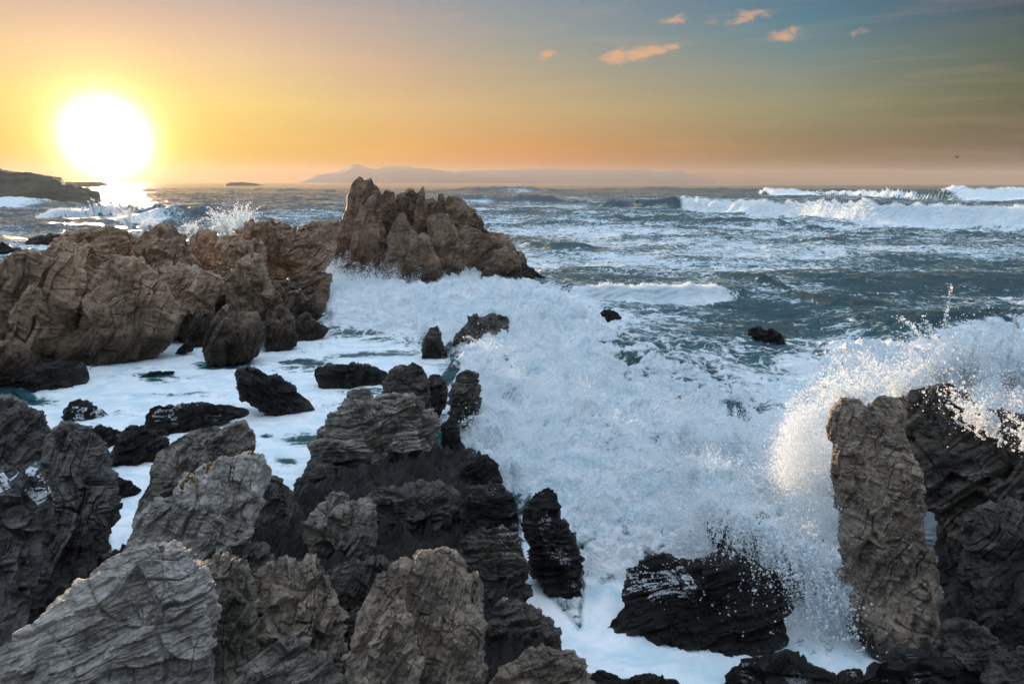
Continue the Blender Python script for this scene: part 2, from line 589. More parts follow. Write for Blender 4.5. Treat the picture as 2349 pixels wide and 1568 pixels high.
        disp += am * (sm_ * (bo + .9 * (g3 * fr).sum(1)) - .28 * (1 - sm_) * (kk > 0))
    disp = disp * (1 - .6 * rimf)
    warp = fbm(X * 1.1, 3, seed + 3) * .26
    for mult, am in ((1.0, 1.0), (.43, .55)):
        s = (X @ ns + warp * .6) / (sp * mult)
        i = np.floor(s)
        f = s - i
        hh = _H[(i.astype(np.int64) * 7 + seed * 131) & 4095] - .5
        h2 = _H[((i.astype(np.int64) + 1) * 7 + seed * 131) & 4095] - .5
        stp = hh + (h2 - hh) * sstep(f, .80, 1.0)
        gro = -np.exp(-((f - .9) / .09) ** 2) * .9
        msk = .45 + .55 * sstep(perlin(X * 2.2 * (1 + mult), seed + 21), -.35, .35)
        disp += sa * am * (stp * 1.5 + gro) * msk
    disp += fine * .5 * fbm(np.stack([Sx[:, 0] * 1.5, Sx[:, 1] * .7, Sx[:, 2]], 1) * 6.5, 4, seed + 5, .62) * (.5 + sstep(perlin(X * 1.5, seed + 31), -.4, .4))
    disp += fine * .22 * ridged(X * 7.0, 3, seed + 8, .6)
    cr1 = np.abs(perlin(np.stack([X @ ns * .8, X @ tl * 2.1, X @ np.cross(ns, tl)], 1) * 1.7 + warp[:, None] * .5, seed + 13))
    disp -= fine * .7 * np.exp(-(cr1 / .03) ** 2)
    cr2 = np.abs(perlin(X * 4.3 + warp[:, None], seed + 14))
    disp -= fine * .2 * np.exp(-(cr2 / .05) ** 2)
    disp += fine * .35 * fbm(X * 14, 3, seed + 6, .6)
    if blocky:
        disp += blocky * (billow(X * 2.6, 3, seed + 40) - .5)
    V = V + Nn * (disp * S)[:, None] - Nn * (.02 * S)
    idx = np.arange(nr * nt).reshape(nr, nt)
    A_ = idx[:-1]
    B_ = idx[1:]
    Qd = np.stack([A_, B_, np.roll(B_, -1, 1), np.roll(A_, -1, 1)], -1).reshape(-1, 4)
    tt = len(V) - 2
    bb = len(V) - 1
    r0 = idx[0]
    rl = idx[-1]
    T1 = np.stack([np.full(nt, tt), r0, np.roll(r0, -1)], 1)
    T2 = np.stack([np.full(nt, bb), np.roll(rl, -1), rl], 1)
    TRI[0] += len(Qd) * 2 + 2 * nt
    # outward orientation: the image y axis points down, so th runs clockwise seen from the camera
    return V, Qd[:, ::-1], np.vstack([T1, T2])[:, ::-1], P0


_seed = [10]


def rock(name, label, cat, mat, lobes, group=None, part=None, **kw):
    """one rock; lobes sharing the key 'part' become child objects, else they are one mesh"""
    built = []
    for L in lobes:
        L = dict(L)
        pn = L.pop('part', part)
        mt = L.pop('mat', mat)
        _seed[0] += 1
        a = dict(kw)
        a.update(L)
        a.setdefault('seed', _seed[0])
        built.append((pn, mt) + lobe(**a))
    base = built[0][5].copy()
    base[2] = min(b[2][:, 2].min() for b in built)
    if any(b[0] for b in built):
        root = link(name, None, loc=tuple(base), label=label, category=cat, group=group)
        for pn, mt, V, Q, T, _ in built:
            o = link(pn or 'rock_face', make_mesh(pn or 'rock_face', V - base, Q, T, smooth=False), M[mt], root)
        return root
    V, Q, T, off = [], [], [], 0
    for pn, mt, v, q, t, _ in built:
        V.append(v - base)
        Q.append(q + off)
        T.append(t + off)
        off += len(v)
    return link(name, make_mesh(name, np.vstack(V), np.vstack(Q), np.vstack(T), smooth=False), M[mat], None, tuple(base), label=label, category=cat, group=group)


# === LARGE STRUCTURE: SEA ===
def poly_sd(px, py, poly):
    """signed distance to a polygon in pixels, positive inside"""
    P = np.asarray(poly, float)
    best = np.full(px.shape, 1e18)
    ins = np.zeros(px.shape, bool)
    for i in range(len(P)):
        ax, ay = P[i]
        bx, by = P[(i + 1) % len(P)]
        ex, ey = bx - ax, by - ay
        t = np.clip(((px - ax) * ex + (py - ay) * ey) / (ex * ex + ey * ey), 0, 1)
        dd = (px - ax - t * ex) ** 2 + (py - ay - t * ey) ** 2
        best = np.minimum(best, dd)
        cond = (ay > py) != (by > py)
        with np.errstate(divide='ignore', invalid='ignore'):
            xi = ax + (py - ay) * ex / (ey if ey != 0 else 1e-9)
        ins ^= cond & (px < xi)
    s = np.sqrt(best)
    return np.where(ins, s, -s)


CALM = [(40, 915), (200, 850), (330, 780), (420, 740), (500, 800), (620, 800), (745, 760), (760, 735), (1000, 800), (1060, 830), (1000, 900), (960, 1000), (1000, 1180), (250, 1300), (230, 1100), (60, 990)]
SURGE = [(725, 650), (800, 640), (1080, 632), (1190, 645), (1290, 700), (1390, 780), (1250, 810), (1060, 820), (960, 790), (760, 765)]
CRASH = [(1190, 770), (1300, 785), (1420, 810), (1550, 850), (1700, 890), (1800, 960), (1860, 880), (1950, 800), (2100, 800), (2420, 760), (2420, 1200), (2080, 1200), (1960, 1400), (1820, 1360), (1640, 1290), (1450, 1325), (1340, 1310), (1290, 1200), (1190, 1160), (1050, 1060), (1040, 860)]
POOL = [(1340, 1280), (1450, 1290), (1640, 1270), (1960, 1340), (2120, 1500), (2200, 1700), (1380, 1700), (1200, 1400), (1190, 1190), (1215, 1180), (1240, 1340), (1330, 1440)]


def make_sea():
    ny = 620
    # rows spaced evenly on the picture's vertical axis, columns evenly in tangent of azimuth
    a = np.linspace(0, 1, ny)
    ang = R(0.069) + (R(52) - R(0.069)) * (1 - a) ** 1.22
    Yr = CAM[2] / np.tan(ang)
    Yr = np.sort(np.concatenate([[-4.0], Yr, np.arange(66, 132, .55), np.arange(132.3, 300, 1.6), np.arange(300.7, 520, 4.0)]))
    ny = len(Yr) - 1
    tx = np.concatenate([np.linspace(-1.2, -.81, 45), np.linspace(-.80, .80, 600), np.linspace(.81, 1.2, 45)])
    nx = len(tx)
    Xg = tx[None, :] * np.maximum(Yr, 5.5)[:, None]
    Yg = np.repeat(Yr[:, None], nx, 1)
    X, Y = Xg.ravel(), Yg.ravel()
    P = np.stack([X, Y, np.zeros_like(X)], 1)
    Pc = P.copy()
    Pc[:, 1] = np.maximum(Pc[:, 1], 1.0)
    px, py = proj(Pc)
    rgn = lambda pl, s: sstep(poly_sd(px, py, pl), -s, s)
    calm, surge, crash, pool = rgn(CALM, 14), rgn(SURGE, 18), rgn(CRASH, 26), rgn(POOL, 10)
    calm = calm * (1 - surge)
    pool = pool * (1 - crash * .8)
    still = np.clip(calm + pool, 0, 1)
    fade = np.exp(-Y / 900.0)
    # open-sea waves, elongated across the view
    warp = fbm(np.stack([X / 14, Y / 14, 0 * X], 1), 2, 3)
    h = .46 * perlin(np.stack([X / 11 + warp, Y / 5.5 + warp, 0 * X], 1), 1)
    h += .24 * ridged(np.stack([X / 4.4, Y / 2.2, 0 * X + .3], 1) + warp[:, None] * .5, 3, 5) - .08
    h += .085 * ridged(np.stack([X / 1.2, Y / .62, 0 * X + .3], 1) + warp[:, None], 3, 8)
    big = 1 + .8 * sstep(Y, 40, 90)
    h = h * big * (1 - .93 * still) * (1 - .35 * surge)
    h *= sstep(Y, 6, 14) * .6 + .4
    h *= np.exp(-Y / 1500)
    foam = np.zeros_like(X)
    # base streakiness: more in the near right, calmer dark further right
    fb = .47 + .22 * fbm(np.stack([X / 16, Y / 8, 0 * X], 1), 3, 12)
    fb -= .10 * sstep(px, 1500, 2349) * sstep(py, 560, 700) * (1 - sstep(py, 760, 830))
    fb += .10 * (1 - sstep(Y, 60, 200)) * sstep(Y, 34, 60)
    fb -= .24 * sstep(Y, 160, 500)
    foam = np.clip(fb, 0, 1)
    foam = np.clip(foam - .12 * sstep(Y, 40, 75) * (1 - sstep(px, 500, 1000)), 0, 1)
    trough = sstep(h, .05, .45)
    foam -= .12 * trough

    # breakers: (list of crest points, height, foam, front width, back width)
    def breaker(pts, H, fo, wf, wb, seed, nz=.3, dst=1.0):
        nonlocal h, foam
        G = gnd(np.array([p[0] for p in pts]), np.array([p[1] for p in pts]))
        o = np.argsort(G[:, 0])
        Gx, Gy = G[o, 0], G[o, 1]
        env = np.array([p[2] for p in pts])[o]
        fen = np.array([p[3] for p in pts])[o]
        yc = np.interp(X, Gx, Gy)
        on = 1.0 if pts[-1][0] > 2400 else 0.0
        e = np.interp(X, Gx, env, left=0, right=env[-1] * on)
        fe = np.interp(X, Gx, fen, left=0, right=fen[-1] * on)
        nq = np.stack([X / (5.5 * dst), 0 * X, 0 * X], 1)
        yc = yc + fbm(nq, 3, seed) * wf * 1.3
        s = Y - yc
        wfv = np.where(s < 0, wf, wb)
        prof = np.exp(-np.abs(s / wfv) ** 1.7)
        prof2 = prof * (1 + nz * fbm(np.stack([X / (2.6 * dst), Y / (6 * dst), 0 * X], 1), 2, seed + 2))
        bil = billow(np.stack([X / (1.5 * dst), Y / (2.2 * dst), h * 0], 1), 2 if dst > 1.2 else 4, seed + 4)
        h = h + H * e * (prof2 + fe * .35 * prof * (bil - .35))
        fm = fe * sstep(np.exp(-np.abs((s + wf * .35) / (wf * 1.35)) ** 4), .1, .6)
        trail = fe * .8 * np.exp(-np.clip(s, 0, None) / (wb * 2.2)) * (s > 0)
        foam = np.maximum(foam, fo * fm)
        foam = np.maximum(foam, fo * trail * .85)
        foam = foam - (1 - fe) * e * prof * .38
        trail2 = fe * .75 * np.exp(-np.clip(-s - wf, 0, None) / (wf * 2.0)) * (s < -wf)
        foam = np.maximum(foam, fo * trail2 * .8)

    breaker([(1250, 470, 0, 0), (1400, 478, .7, 0), (1470, 482, 1.0, 0), (1540, 485, 1, .15), (1575, 487, 1, 1), (1800, 499, .95, 1), (1980, 512, 1.05, 1), (2124, 518, .95, 1), (2349, 527, 1, 1), (2700, 545, 1, 1)], 2.0, 1.0, 2.4, 4.5, 100, .22, 1.6)
    breaker([(1690, 442, 0, 0), (1755, 448, .9, .8), (1850, 450, .8, 1), (2020, 454, .9, .9), (2130, 458, .9, .4), (2174, 459, 1, 1), (2349, 462, 1.1, 1), (2800, 470, 1, 1)], 3.0, 1.0, 8, 10, 130, .35, 5)
    breaker([(1290, 436, .2, 0), (1500, 437, .7, .3), (1760, 440, .5, .3), (2100, 440, .4, .2), (2700, 440, .3, 0)], 2.6, .9, 14, 20, 140, .4, 8)
    breaker([(960, 462, 0, 0), (1060, 466, .9, .55), (1120, 466, 1, .6), (1180, 467, .9, .25), (1260, 466, .8, .15), (1330, 462, 0, 0)], 1.7, .9, 6, 7, 150, .3, 4)
    breaker([(1000, 438, .2, .2), (1100, 441, .8, .4), (1200, 441, .9, .6), (1300, 439, .3, .2), (1420, 438, 0, 0)], 2.6, .9, 14, 20, 160, .4, 8)
    breaker([(1280, 668, 0, 0), (1345, 684, .8, .9), (1440, 690, 1, .95), (1560, 690, 1, .9), (1640, 684, .8, .8), (1720, 668, .0, .2), (1760, 660, 0, 0)], .62, .92, .55, 1.5, 170, .25, .7)
    breaker([(1640, 640, 0, 0), (1720, 652, .9, .2), (1800, 668, .8, .3), (1860, 690, 1, .05), (1930, 706, 1, 0), (2010, 700, .3, 0), (2050, 690, 0, 0)], .36, .7, .8, 1.8, 180, .8, .7)
    breaker([(1140, 560, .0, 0), (1190, 562, .7, .2), (1260, 574, .8, .15), (1330, 580, .6, 0), (1420, 570, 0, 0)], .8, .6, 1.3, 3, 190, .3, 1.5)
    breaker([(1250, 498, 0, 0), (1400, 505, .5, .2), (1700, 512, .5, .1), (2000, 545, .6, .2), (2349, 560, .5, .1)], .7, .6, 2.5, 5, 200, .5, 3)
    breaker([(1950, 760, 0, 0), (2050, 765, .9, .3), (2200, 760, 1, .1), (2349, 770, 1, .2), (2500, 770, .8, 0)], .35, .7, .8, 1.6, 205, .5, 1)
    # left background surf
    breaker([(60, 500, 0, 0), (130, 505, .9, .9), (200, 500, 1, 1), (290, 492, .6, .8), (380, 486, .8, .4), (500, 482, .3, .2), (560, 478, 0, 0)], 1.7, .95, 4, 5, 210, .35, 3)
    breaker([(250, 512, .1, .2), (330, 510, .9, .8), (420, 505, 1, .6), (500, 505, .8, .4), (560, 500, 0, 0)], 1.2, .9, 3, 4, 220, .35, 3)
    breaker([(-200, 474, 0, 0), (-140, 474, .8, .8), (-40, 474, 1.0, 1), (60, 474, .9, 1), (120, 474, .5, .6), (200, 474, 0, 0)], 1.8, .9, 5, 6, 230, .35, 4)
    breaker([(500, 436, .2, 0), (640, 440, .6, .3), (760, 441, .7, .4), (820, 438, .2, 0)], 2.0, .8, 10, 12, 240, .4, 6)
    # regions of churned water
    up = [np.stack([X, Y, 0 * X], 1)]
    q = up[0]
    bl = billow(q * .8 + .3, 5, 50, .6)
    bl2 = billow(q * 2.6, 4, 60, .6)
    h += surge * (.20 + .42 * (bl - .3) + .10 * bl2)
    # rim of surge against the foot of the stack
    rim = np.exp(-((poly_sd(px, py, SURGE) - 12) / 16) ** 2) * sstep(py, 740, 660) * sstep(px, 1150, 1050)
    h += rim * .75 * (.4 + bl2)
    # crash: mound that rises toward the rocks
    mound = rgn([(1180, 880), (1330, 880), (1500, 930), (1750, 960), (1900, 960), (2350, 860), (2420, 1200), (1980, 1300), (1640, 1240), (1400, 1250), (1230, 1150), (1100, 1040)], 90)
    h += crash * (.06 + .46 * (bl - .25) + .15 * bl2) + mound * .15
    right = rgn([(1830, 960), (1960, 860), (2420, 820), (2420, 1300), (2080, 1300), (1980, 1350)], 60)
    h += right * .1
    # swell line behind the crash
    calmn = .02 * billow(q * 1.5, 3, 70)
    h += still * (calmn + .035 * fbm(q * np.array([.7, 1.6, 1]), 3, 71))
    foam = np.maximum(foam, surge * (.90 - .22 * sstep(bl, .45, .15)))
    ring = sstep(poly_sd(px, py, CRASH), -150, -10) * .22 + sstep(poly_sd(px, py, SURGE), -90, -10) * .18
    foam = foam + ring * (1 - still)
    h += ring * (1 - still) * .9 * (bl - .3) * (1 - crash)
    lace = fbm(q * np.array([.55, .9, 1]), 3, 88)
    cf = np.clip(.80 + 1.0 * (bl - .36) + .35 * (bl2 - .34) + .34 * lace, .46, 1.0)
    far_edge = rgn([(1330, 740), (1820, 740), (1840, 930), (1700, 960), (1500, 920), (1380, 840)], 60)
    foam = foam * (1 - crash) + crash * np.clip(cf - .34 * far_edge, .36, 1)
    foam = np.maximum(foam, still * (.73 + .30 * fbm(q * np.array([.45, 1.3, 1]), 4, 77)))
    # dark open patches in the pools
    for (x, y, rx, ry) in [(362, 866, 46, 12), (520, 838, 70, 11), (700, 832, 60, 8), (700, 1010, 40, 14), (660, 1060, 30, 10), (610, 1000, 22, 6), (890, 815, 120, 8), (1040, 880, 30, 50), (1010, 1040, 26, 60), (1180, 1160, 40, 20), (60, 925, 70, 9)]:
        g = np.exp(-((px - x) / rx) ** 2 - ((py - y) / ry) ** 2)
        foam = foam - .42 * g
    V = np.stack([X, Y, h], 1)
    idx = np.arange(len(V)).reshape(ny + 1, nx)
    Q = np.stack([idx[:-1, :-1], idx[:-1, 1:], idx[1:, 1:], idx[1:, :-1]], -1).reshape(-1, 4)
    TRI[0] += len(Q) * 2
    rough_f = np.clip(np.maximum(np.maximum(surge, crash), ring * 2.5), 0, 1)
    me = make_mesh('sea_water', V, Q, attrs={'foam': np.clip(foam, 0, 1), 'calm': still, 'churn': rough_f})
    return me, (X, Y, h, foam, Yr, tx)


def sea_mat():
    m = bpy.data.materials.new('sea water with foam')
    m.use_nodes = True
    N = NT(m.node_tree)
    bs = N.n['Principled BSDF']
    pos = N.new('ShaderNodeNewGeometry').outputs['Position']
    at_ = lambda k: N.new('ShaderNodeAttribute', attribute_name=k).outputs['Fac']
    foam, calm, churn = at_('foam'), at_('calm'), at_('churn')
    # lacy foam
    wn = N.new('ShaderNodeTexNoise')
    N.set(wn.inputs['Vector'], pos)
    wn.inputs['Scale'].default_value = .7
    wn.inputs['Detail'].default_value = 5
    wp = N.vmath('ADD', pos, N.vmath('MULTIPLY', wn.outputs['Color'], (1.3, 1.3, 1.3)))
    st = N.mapping(wp, (.45, 1.0, 1.0))
    a = N.noise(st, 1.1, 9, .68, .5, ridged=False)
    b = N.noise(N.mapping(wp, (.6, 1, 1)), 4.5, 7, .7, 1.2)
    c = N.noise(N.mapping(pos, (.16, .5, 1)), .35, 6, .65, .6)
    v = N.new('ShaderNodeTexVoronoi', feature='DISTANCE_TO_EDGE')
    N.set(v.inputs['Vector'], N.vmath('ADD', st, N.vmath('MULTIPLY', wn.outputs['Color'], (.6, .6, .6))))
    v.inputs['Scale'].default_value = 2.6
    web = N.mapr(v.outputs['Distance'], 0.0, .16, 1, 0)
    f = N.math('ADD', N.math('MULTIPLY', a, .42), N.math('ADD', N.math('MULTIPLY', b, .33), N.math('ADD', N.math('MULTIPLY', c, .25), N.math('MULTIPLY', web, .07))))
    thr = N.math('MULTIPLY_ADD', foam, -.52, .77)
    cov = N.mapr(N.math('SUBTRACT', f, thr), -.02, .075)
    # base water
    wat = N.mix(N.mapr(foam, .2, .9), (.005, .044, .054), (.06, .21, .22))
    fcol = N.mix(N.mapr(N.noise(N.mapping(wp, (.7, 1.3, 1)), 1.6, 9, .72, .8), .32, .66), (.60, .78, .85), (.97, .99, 1.0))
    col = N.mix(cov, wat, fcol)
    N.l.new(col, bs.inputs['Base Color'])
    N.set(bs.inputs['Roughness'], N.math('MULTIPLY_ADD', cov, .40, .13))
    bs.inputs['IOR'].default_value = 1.33
    N.set(bs.inputs['Specular IOR Level'], N.math('MULTIPLY_ADD', cov, -.25, .5))
    # relief: ripples, stretched across the view, plus froth where it is foamy
    r1 = N.noise(N.mapping(pos, (.5, 1.1, 1)), 2.2, 7, .62, .6)
    r2 = N.noise(pos, 14, 5, .65, .5)
    fro = N.noise(pos, 30, 4, .7)
    hh = N.math('ADD', N.math('MULTIPLY', r1, N.math('MULTIPLY_ADD', calm, -.24, .26)), N.math('MULTIPLY', r2, N.math('MULTIPLY_ADD', calm, -.012, .025)))
    hh = N.math('ADD', hh, N.math('MULTIPLY', cov, N.math('ADD', N.math('MULTIPLY_ADD', churn, .05, .012), N.math('MULTIPLY', fro, N.math('MULTIPLY_ADD', churn, .020, .006)))))
    hh = N.math('ADD', hh, N.math('MULTIPLY', N.math('MULTIPLY', b, churn), .07))
    bm = N.new('ShaderNodeBump')
    bm.inputs['Strength'].default_value = 1.0
    bm.inputs['Distance'].default_value = 1.0
    N.l.new(hh, bm.inputs['Height'])
    N.l.new(bm.outputs[0], bs.inputs['Normal'])
    return m


sea_me, SEA = make_sea()
link('sea_water', sea_me, sea_mat(), kind='structure', label='teal sea streaked with white foam')


# --- dark bedrock under the foreground rocks
def bed(name, pts, top, label):
    pts = np.array(pts, float)
    x0, y0 = pts.min(0) - .3
    x1, y1 = pts.max(0) + .3
    n = 280
    gx, gy = np.meshgrid(np.linspace(x0, x1, n), np.linspace(y0, y1, n))
    x, y = gx.ravel(), gy.ravel()
    sd = poly_sd(x, y, pts)
    q = np.stack([x, y, 0 * x], 1)
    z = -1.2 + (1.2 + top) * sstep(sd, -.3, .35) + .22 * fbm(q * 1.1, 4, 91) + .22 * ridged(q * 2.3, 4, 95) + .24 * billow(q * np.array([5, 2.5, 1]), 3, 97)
    idx = np.arange(n * n).reshape(n, n)
    Q = np.stack([idx[:-1, :-1], idx[:-1, 1:], idx[1:, 1:], idx[1:, :-1]], -1).reshape(-1, 4)
    TRI[0] += len(Q) * 2
    link(name, make_mesh(name, np.stack([x, y, z], 1), Q, smooth=False), M['black'], kind='structure', label=label)


fp = gnd(np.array([-320, 60, 255, 560, 690, 860, 1000, 1060, 1120, 1170, 1180, 1200, 1285, 1370]), np.array([1440, 1400, 1300, 1240, 1165, 1110, 1075, 1050, 1080, 1150, 1250, 1390, 1500, 1620]))[:, :2]
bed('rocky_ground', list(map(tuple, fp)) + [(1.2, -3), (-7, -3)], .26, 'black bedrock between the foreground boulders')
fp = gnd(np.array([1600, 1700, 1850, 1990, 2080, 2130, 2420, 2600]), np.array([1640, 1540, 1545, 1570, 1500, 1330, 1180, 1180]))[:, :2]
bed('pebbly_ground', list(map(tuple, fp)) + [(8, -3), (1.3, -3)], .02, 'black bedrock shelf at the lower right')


# --- far land
def land(name, label, prof, Y, base_y, depth, mat, kind='structure', bushy=0.0, thick=1.0):
    """a solid hill: skyline points in reference pixels placed at distance Y, falling away in front and behind"""
    pr = np.array(prof, float)
    n = 260
    xs = np.linspace(pr[0, 0], pr[-1, 0], n)
    ys = np.interp(xs, pr[:, 0], pr[:, 1])
    T = at(xs, ys, Y)
    m = 40
    s = np.linspace(-1, 1, m)
    V = np.zeros((m, n, 3))
    for j, t in enumerate(s):
        zf = (1 - abs(t) ** 1.6)
        V[j, :, 0] = T[:, 0] * (1 + t * depth / Y)
        V[j, :, 1] = Y + t * depth
        V[j, :, 2] = T[:, 2] * zf - (1.0 if abs(t) == 1 else 0)
    q = V.reshape(-1, 3)
    L = depth * .25
    q[:, 2] += (np.clip(q[:, 2], 0, None) ** .5) * fbm(q / L, 4, 5) * (.15 * depth ** .5 * .2)
    if bushy:
        q[:, 2] += bushy * (billow(q / (bushy * 4), 3, 7) - .3) * sstep(q[:, 2], .3, 1.5)
    idx = np.arange(n * m).reshape(m, n)
    Q = np.stack([idx[:-1, :-1], idx[:-1, 1:], idx[1:, 1:], idx[1:, :-1]], -1).reshape(-1, 4)
    TRI[0] += len(Q) * 2
    return link(name, make_mesh(name, q, Q), mat, kind=kind, label=label)


def plain(name, col, rough=.9):
    m = bpy.data.materials.new(name)
    m.use_nodes = True
    N = NT(m.node_tree)
    bs = N.n['Principled BSDF']
    tc = N.new('ShaderNodeTexCoord').outputs['Object']
    f = N.noise(tc, .15, 8, .7)
    N.l.new(N.mix(N.mapr(f, .35, .65), tuple(c * .5 for c in col), tuple(c * 1.5 for c in col)), bs.inputs['Base Color'])
    bs.inputs['Roughness'].default_value = rough
    return m


scrub = plain('coastal scrub', (.06, .055, .03))
hill = plain('distant hills', (.09, .07, .06))
land('headland', 'dark scrub-covered headland', [(-700, 380), (-300, 386), (-100, 392), (0, 396), (50, 398), (95, 403), (120, 410), (137, 417), (142, 424), (165, 430), (195, 436), (230, 447)], 170, 457, 26, scrub, bushy=1.0)
land('far_headland', 'low headland below the sun', [(-300, 400), (0, 391), (20, 393), (60, 398), (140, 408), (150, 420), (230, 419), (270, 427), (300, 428), (340, 431), (350, 440), (370, 446)], 700, 432, 80, scrub, bushy=1.6)
land('islet', 'low flat islet on the horizon', [(512, 428), (518, 421), (528, 418), (560, 418), (580, 420), (600, 424), (620, 428)], 900, 428, 40, scrub)
land('hills', 'long low hills across the bay', [(690, 412), (720, 402), (770, 394), (791, 386), (805, 379), (814, 376), (824, 378), (834, 381), (846, 385), (860, 388), (868, 385), (877, 382), (905, 382), (935, 383), (960, 384), (978, 386), (1005, 390), (1044, 394), (1060, 392), (1079, 391), (1130, 390), (1194, 388), (1251, 387), (1310, 389), (1374, 388), (1440, 388), (1470, 387), (1490, 390), (1504, 394), (1518, 392), (1534, 390), (1550, 389), (1564, 390), (1574, 396), (1584, 402), (1596, 407), (1612, 414), (1640, 418)], 3700, 418, 400, hill)
# --- sea haze
hz = bpy.data.materials.new('sea haze')
hz.use_nodes = True
N_ = NT(hz.node_tree)
for n_ in list(N_.n):
    N_.n.remove(n_)
pv = N_.new('ShaderNodeVolumePrincipled')
pv.inputs['Color'].default_value = (.97, .93, .90, 1)
pv.inputs['Density'].default_value = 0.00011
pv.inputs['Anisotropy'].default_value = .25
ov = N_.new('ShaderNodeOutputMaterial')
N_.l.new(pv.outputs[0], ov.inputs['Volume'])
bx = np.array([(x, y, z) for x in (-5300, 5300) for y in (-40, 4300) for z in (-6, 78)], float)
qd = [(0, 1, 3, 2), (4, 6, 7, 5), (0, 4, 5, 1), (2, 3, 7, 6), (0, 2, 6, 4), (1, 5, 7, 3)]
link('haze', make_mesh('haze', bx, qd, smooth=False), hz, kind='stuff', label='thin warm sea haze over the water')
# === ROCKS ===
ridge = [
    # back row first
    dict(poly=[(105, 562), (135, 537), (180, 524), (240, 520), (290, 529), (320, 546), (350, 600), (330, 670), (240, 700), (150, 690), (85, 640)], d=23.5, T=.5, c=(235, 610), part='crest', st=8),
    dict(poly=[(300, 562), (318, 537), (345, 519), (372, 510), (380, 505), (388, 509), (398, 506), (404, 513), (414, 530), (432, 541), (450, 590), (470, 640), (500, 700), (480, 760), (400, 760), (330, 700), (290, 640)], d=22.5, T=.55, c=(375, 640), part='crest', st=60),
    dict(poly=[(432, 543), (454, 525), (472, 521), (493, 528), (504, 548), (508, 573), (500, 605), (482, 650), (454, 650), (435, 600)], d=26, T=.6, part='pinnacle', st=80),
    dict(poly=[(495, 560), (504, 537), (543, 534), (562, 550), (608, 556), (615, 590), (590, 680), (533, 690), (500, 640)], d=25, T=.5, part='rock_face', st=70),
    dict(poly=[(542, 534), (572, 507), (590, 513), (598, 506), (608, 512), (617, 508), (623, 496), (630, 507), (652, 507), (666, 513), (689, 516), (684, 570), (676, 640), (625, 650), (572, 610), (550, 565)], d=27.5, T=.45, c=(620, 570), part='crest', st=75, sa=.05),
    dict(poly=[(655, 600), (666, 560), (680, 530), (691, 513), (724, 502), (749, 506), (774, 498), (790, 512), (775, 560), (745, 620), (727, 680), (684, 680), (662, 650)], d=28, T=.5, part='crest', st=35),
    dict(poly=[(-160, 640), (-80, 600), (0, 588), (50, 576), (95, 566), (150, 545), (190, 560), (215, 600), (230, 645), (222, 700), (190, 770), (150, 830), (80, 900), (-60, 930), (-180, 900)], d=18.2, T=.55, c=(60, 720), part='rock_face', st=65),
    dict(poly=[(46, 690), (60, 665), (75, 650), (96, 660), (100, 700), (70, 730), (20, 745), (16, 725)], d=16.6, T=.5, part='rock_face', st=60, res=.9),
    dict(poly=[(215, 640), (232, 605), (259, 585), (284, 591), (322, 588), (346, 616), (360, 645), (389, 667), (408, 699), (414, 750), (385, 790), (330, 830), (270, 868), (216, 862), (180, 850), (120, 850), (130, 790), (173, 757), (194, 706)], d=19.0, T=.5, c=(290, 700), part='buttress', st=62),
    dict(poly=[(330, 690), (365, 640), (410, 600), (439, 609), (479, 620), (529, 650), (522, 670), (493, 690), (490, 730), (461, 760), (420, 790), (380, 780), (350, 740)], d=21.3, T=.5, part='rock_face', st=55),
    dict(poly=[(528, 640), (536, 618), (554, 587), (576, 573), (605, 577), (612, 616), (610, 645), (636, 663), (650, 690), (640, 730), (600, 740), (536, 735), (512, 705), (520, 665)], d=23, T=.6, c=(580, 660), part='buttress', st=80),
    dict(poly=[(425, 770), (440, 735), (464, 708), (490, 712), (492, 750), (470, 800), (432, 800)], d=20.7, T=.6, part='buttress', st=70, mat='stack'),
    dict(poly=[(610, 730), (612, 714), (626, 702), (655, 690), (677, 731), (684, 790), (640, 826), (608, 815), (600, 770)], d=20.3, T=.6, part='buttress', st=80, mat='stack'),
    dict(poly=[(672, 740), (690, 722), (706, 712), (716, 727), (724, 735), (740, 744), (757, 753), (740, 775), (684, 800), (668, 780)], d=21.6, T=.5, part='buttress', st=75, mat='stack'),
    dict(poly=[(650, 700), (655, 685), (664, 672), (691, 668), (706, 690), (720, 672), (734, 660), (745, 640), (760, 625), (755, 681), (740, 725), (720, 745), (690, 750), (665, 740)], d=23.2, T=.55, c=(700, 705), part='rock_face', st=70, mat='stack'),
    dict(poly=[(655, 690), (664, 640), (700, 622), (742, 620), (765, 625), (750, 690), (706, 710)], d=25.5, T=.5, part='rock_face', st=15, mat='stack'),
    dict(poly=[(600, 690), (612, 640), (640, 640), (660, 680), (650, 730), (615, 730)], d=23.8, T=.5, part='rock_face', st=80, mat='stack'),
    dict(poly=[(-120, 800), (0, 783), (50, 780), (80, 812), (76, 870), (20, 900), (-80, 900)], d=15.6, T=.6, part='foot', st=30, mat='stack'),
    dict(poly=[(-160, 860), (-60, 850), (50, 850), (110, 842), (160, 815), (205, 830), (218, 868), (180, 900), (110, 930), (40, 945), (-160, 950)], d=15.6, T=.45, part='foot', mat='black', st=10),
]
ridge += [
    dict(poly=[(300, 640), (420, 610), (560, 620), (700, 640), (760, 650), (740, 730), (650, 790), (500, 820), (380, 830), (300, 790)], d=24.5, T=.22, part='rock_face', mat='stack', res=.6),
]
rock('rock_ridge', 'long sunlit brown rock ridge running from the left edge to the stack', 'rock ridge', 'ridge', ridge, sp=.2, blk=.19)

